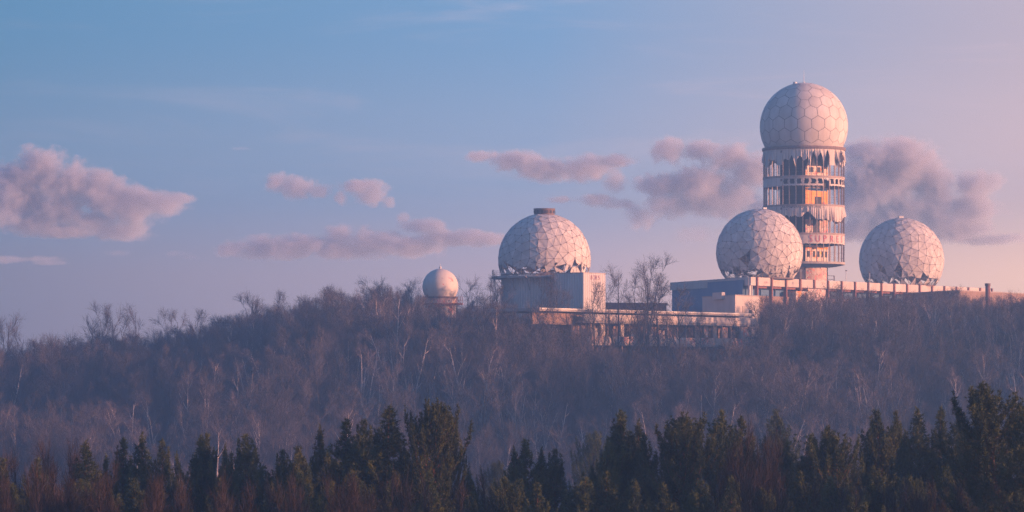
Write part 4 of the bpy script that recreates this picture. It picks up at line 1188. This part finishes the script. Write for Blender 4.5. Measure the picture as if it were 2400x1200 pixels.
def cloud(label, blobs, Y, mat, amp=1.0, seed=0):
    k = Y / F; bm = bmesh.new(); c0 = at(blobs[0][0], blobs[0][1], Y); bl = []
    for (px, py, rx, ry) in blobs:
        c = at(px, py, Y) - c0; rx, ry = rx * 1.24, ry * 1.22
        r = (rx * k, (rx * .5 + ry * .6) * k, ry * k); bl.append((tuple(c), r))
        bmesh.ops.create_icosphere(bm, subdivisions=3, radius=1, matrix=Matrix.Translation(c) @ Matrix.Diagonal((r[0] * 1.3, r[1] * 1.3, r[2] * 1.3, 1)))
    me = bpy.data.meshes.new('cloud'); bm.to_mesh(me); bm.free()
    o = bpy.data.objects.new('cloud', me); COL.objects.link(o)
    md = o.modifiers.new('r', 'REMESH'); md.mode = 'VOXEL'; md.voxel_size = 5 * k if min(b[3] for b in blobs) > 9 else 2 * k
    dg = bpy.context.evaluated_depsgraph_get(); me2 = bpy.data.meshes.new_from_object(o.evaluated_get(dg))
    o.modifiers.clear(); o.data = me2; bpy.data.meshes.remove(me)
    me2.shade_smooth(); me2.materials.clear(); me2.materials.append(cloud_mat(bl, .07 if mat == 'cloud' else .014, k, seed * 3.7))
    o.location = c0; tag(o, label, 'cloud')
    return o
CY = 3600
cloud('large pink topped cumulus cloud at the left edge', [(40, 470, 80, 55), (95, 395, 55, 42), (150, 430, 70, 45), (232, 428, 42, 32), (30, 420, 60, 40), (250, 470, 70, 40), (310, 490, 60, 40), (370, 475, 60, 28), (425, 464, 36, 14), (290, 540, 60, 22), (60, 520, 80, 24), (150, 541, 80, 14), (130, 490, 70, 40), (210, 515, 60, 26)], CY, 'cloud', 1, 1)
cloud('small double lobed grey cloud left of centre', [(645, 430, 30, 22), (700, 440, 40, 22), (738, 448, 28, 15)], CY, 'cloud', .9, 2)
cloud('flat topped small grey cloud beside the double lobed one', [(840, 437, 55, 15), (800, 462, 18, 18), (860, 455, 36, 22), (912, 475, 14, 12)], CY, 'cloud', .9, 3)
cloud('long grey bank of cloud low over the hill with one lit turret', [(545, 585, 40, 18), (620, 580, 60, 22), (700, 578, 70, 24), (796, 556, 32, 26), (790, 585, 70, 20), (880, 570, 60, 30), (960, 578, 80, 22), (1060, 560, 80, 18), (1140, 560, 60, 13), (985, 530, 50, 16), (945, 512, 18, 14)], CY, 'cloud', .9, 4)
cloud('wide winged grey cloud left of the tower', [(1135, 366, 45, 12), (1210, 378, 60, 20), (1290, 398, 70, 24), (1370, 395, 60, 26), (1435, 378, 50, 13), (1440, 430, 26, 26), (1400, 468, 50, 14), (1320, 470, 36, 8), (1445, 478, 40, 12)], CY, 'cloud', .9, 5)
cloud('pink edged cloud behind the tower, left side', [(1572, 352, 42, 28), (1640, 352, 50, 18), (1560, 435, 66, 26), (1640, 440, 80, 40), (1700, 470, 80, 34), (1600, 480, 80, 26), (1500, 505, 36, 28), (1720, 370, 46, 32), (1770, 400, 50, 40), (1780, 490, 60, 20)], CY, 'cloud', 1, 6)
cloud('big pink cumulus cloud right of the tower', [(2030, 355, 50, 28), (2070, 385, 70, 50), (2130, 400, 70, 55), (2030, 450, 70, 70), (2180, 430, 50, 50), (2190, 490, 70, 45), (2285, 435, 46, 28), (2325, 428, 28, 22), (2240, 530, 80, 34), (2320, 562, 50, 14), (2100, 510, 80, 45), (2020, 540, 70, 25), (2270, 490, 60, 40), (2350, 560, 40, 14), (2120, 350, 50, 24)], CY, 'cloud', 1, 7)
cloud('small pale cloud left of the middle radome', [(1640, 548, 46, 22), (1700, 545, 30, 16)], CY, 'thin', .9, 8)
cloud('tiny sliver of cloud high above the left slope', [(570, 348, 26, 4)], CY, 'thin', .3, 9)
cloud('faint low cloud streak at the left edge', [(40, 608, 80, 9), (110, 616, 40, 5)], CY, 'thin', .4, 10)
cloud('tiny grey cloud below the large left cumulus', [(285, 592, 28, 8)], CY, 'thin', .5, 11)
cloud('tiny grey cloud left of the long bank', [(415, 594, 28, 8), (445, 603, 20, 6)], CY, 'thin', .5, 12)
cloud('wisp trailing from the big right cumulus', [(2330, 495, 30, 8), (2365, 500, 14, 5)], CY, 'thin', .5, 13)

# ------------------------------------------------------------------ haze in the valley air
def haze():
    m = bpy.data.materials.new('haze_air'); m.use_nodes = True; t = m.node_tree; t.nodes.clear()
    v = t.nodes.new('ShaderNodeVolumePrincipled'); v.inputs['Color'].default_value = (.36, .64, 1.0, 1); v.inputs['Density'].default_value = .00080; v.inputs['Anisotropy'].default_value = .55
    o = t.nodes.new('ShaderNodeOutputMaterial'); t.links.new(v.outputs[0], o.inputs['Volume'])
    M['haze'] = m; m.cycles.homogeneous_volume = True
    o = MB().prism([(-920, -140), (920, -140), (920, 1170), (-920, 1170)], 0, ZC + 60).build('haze', 'haze')
    tag(o, 'thin bluish evening haze over the valley', None, None, 'stuff')
haze()
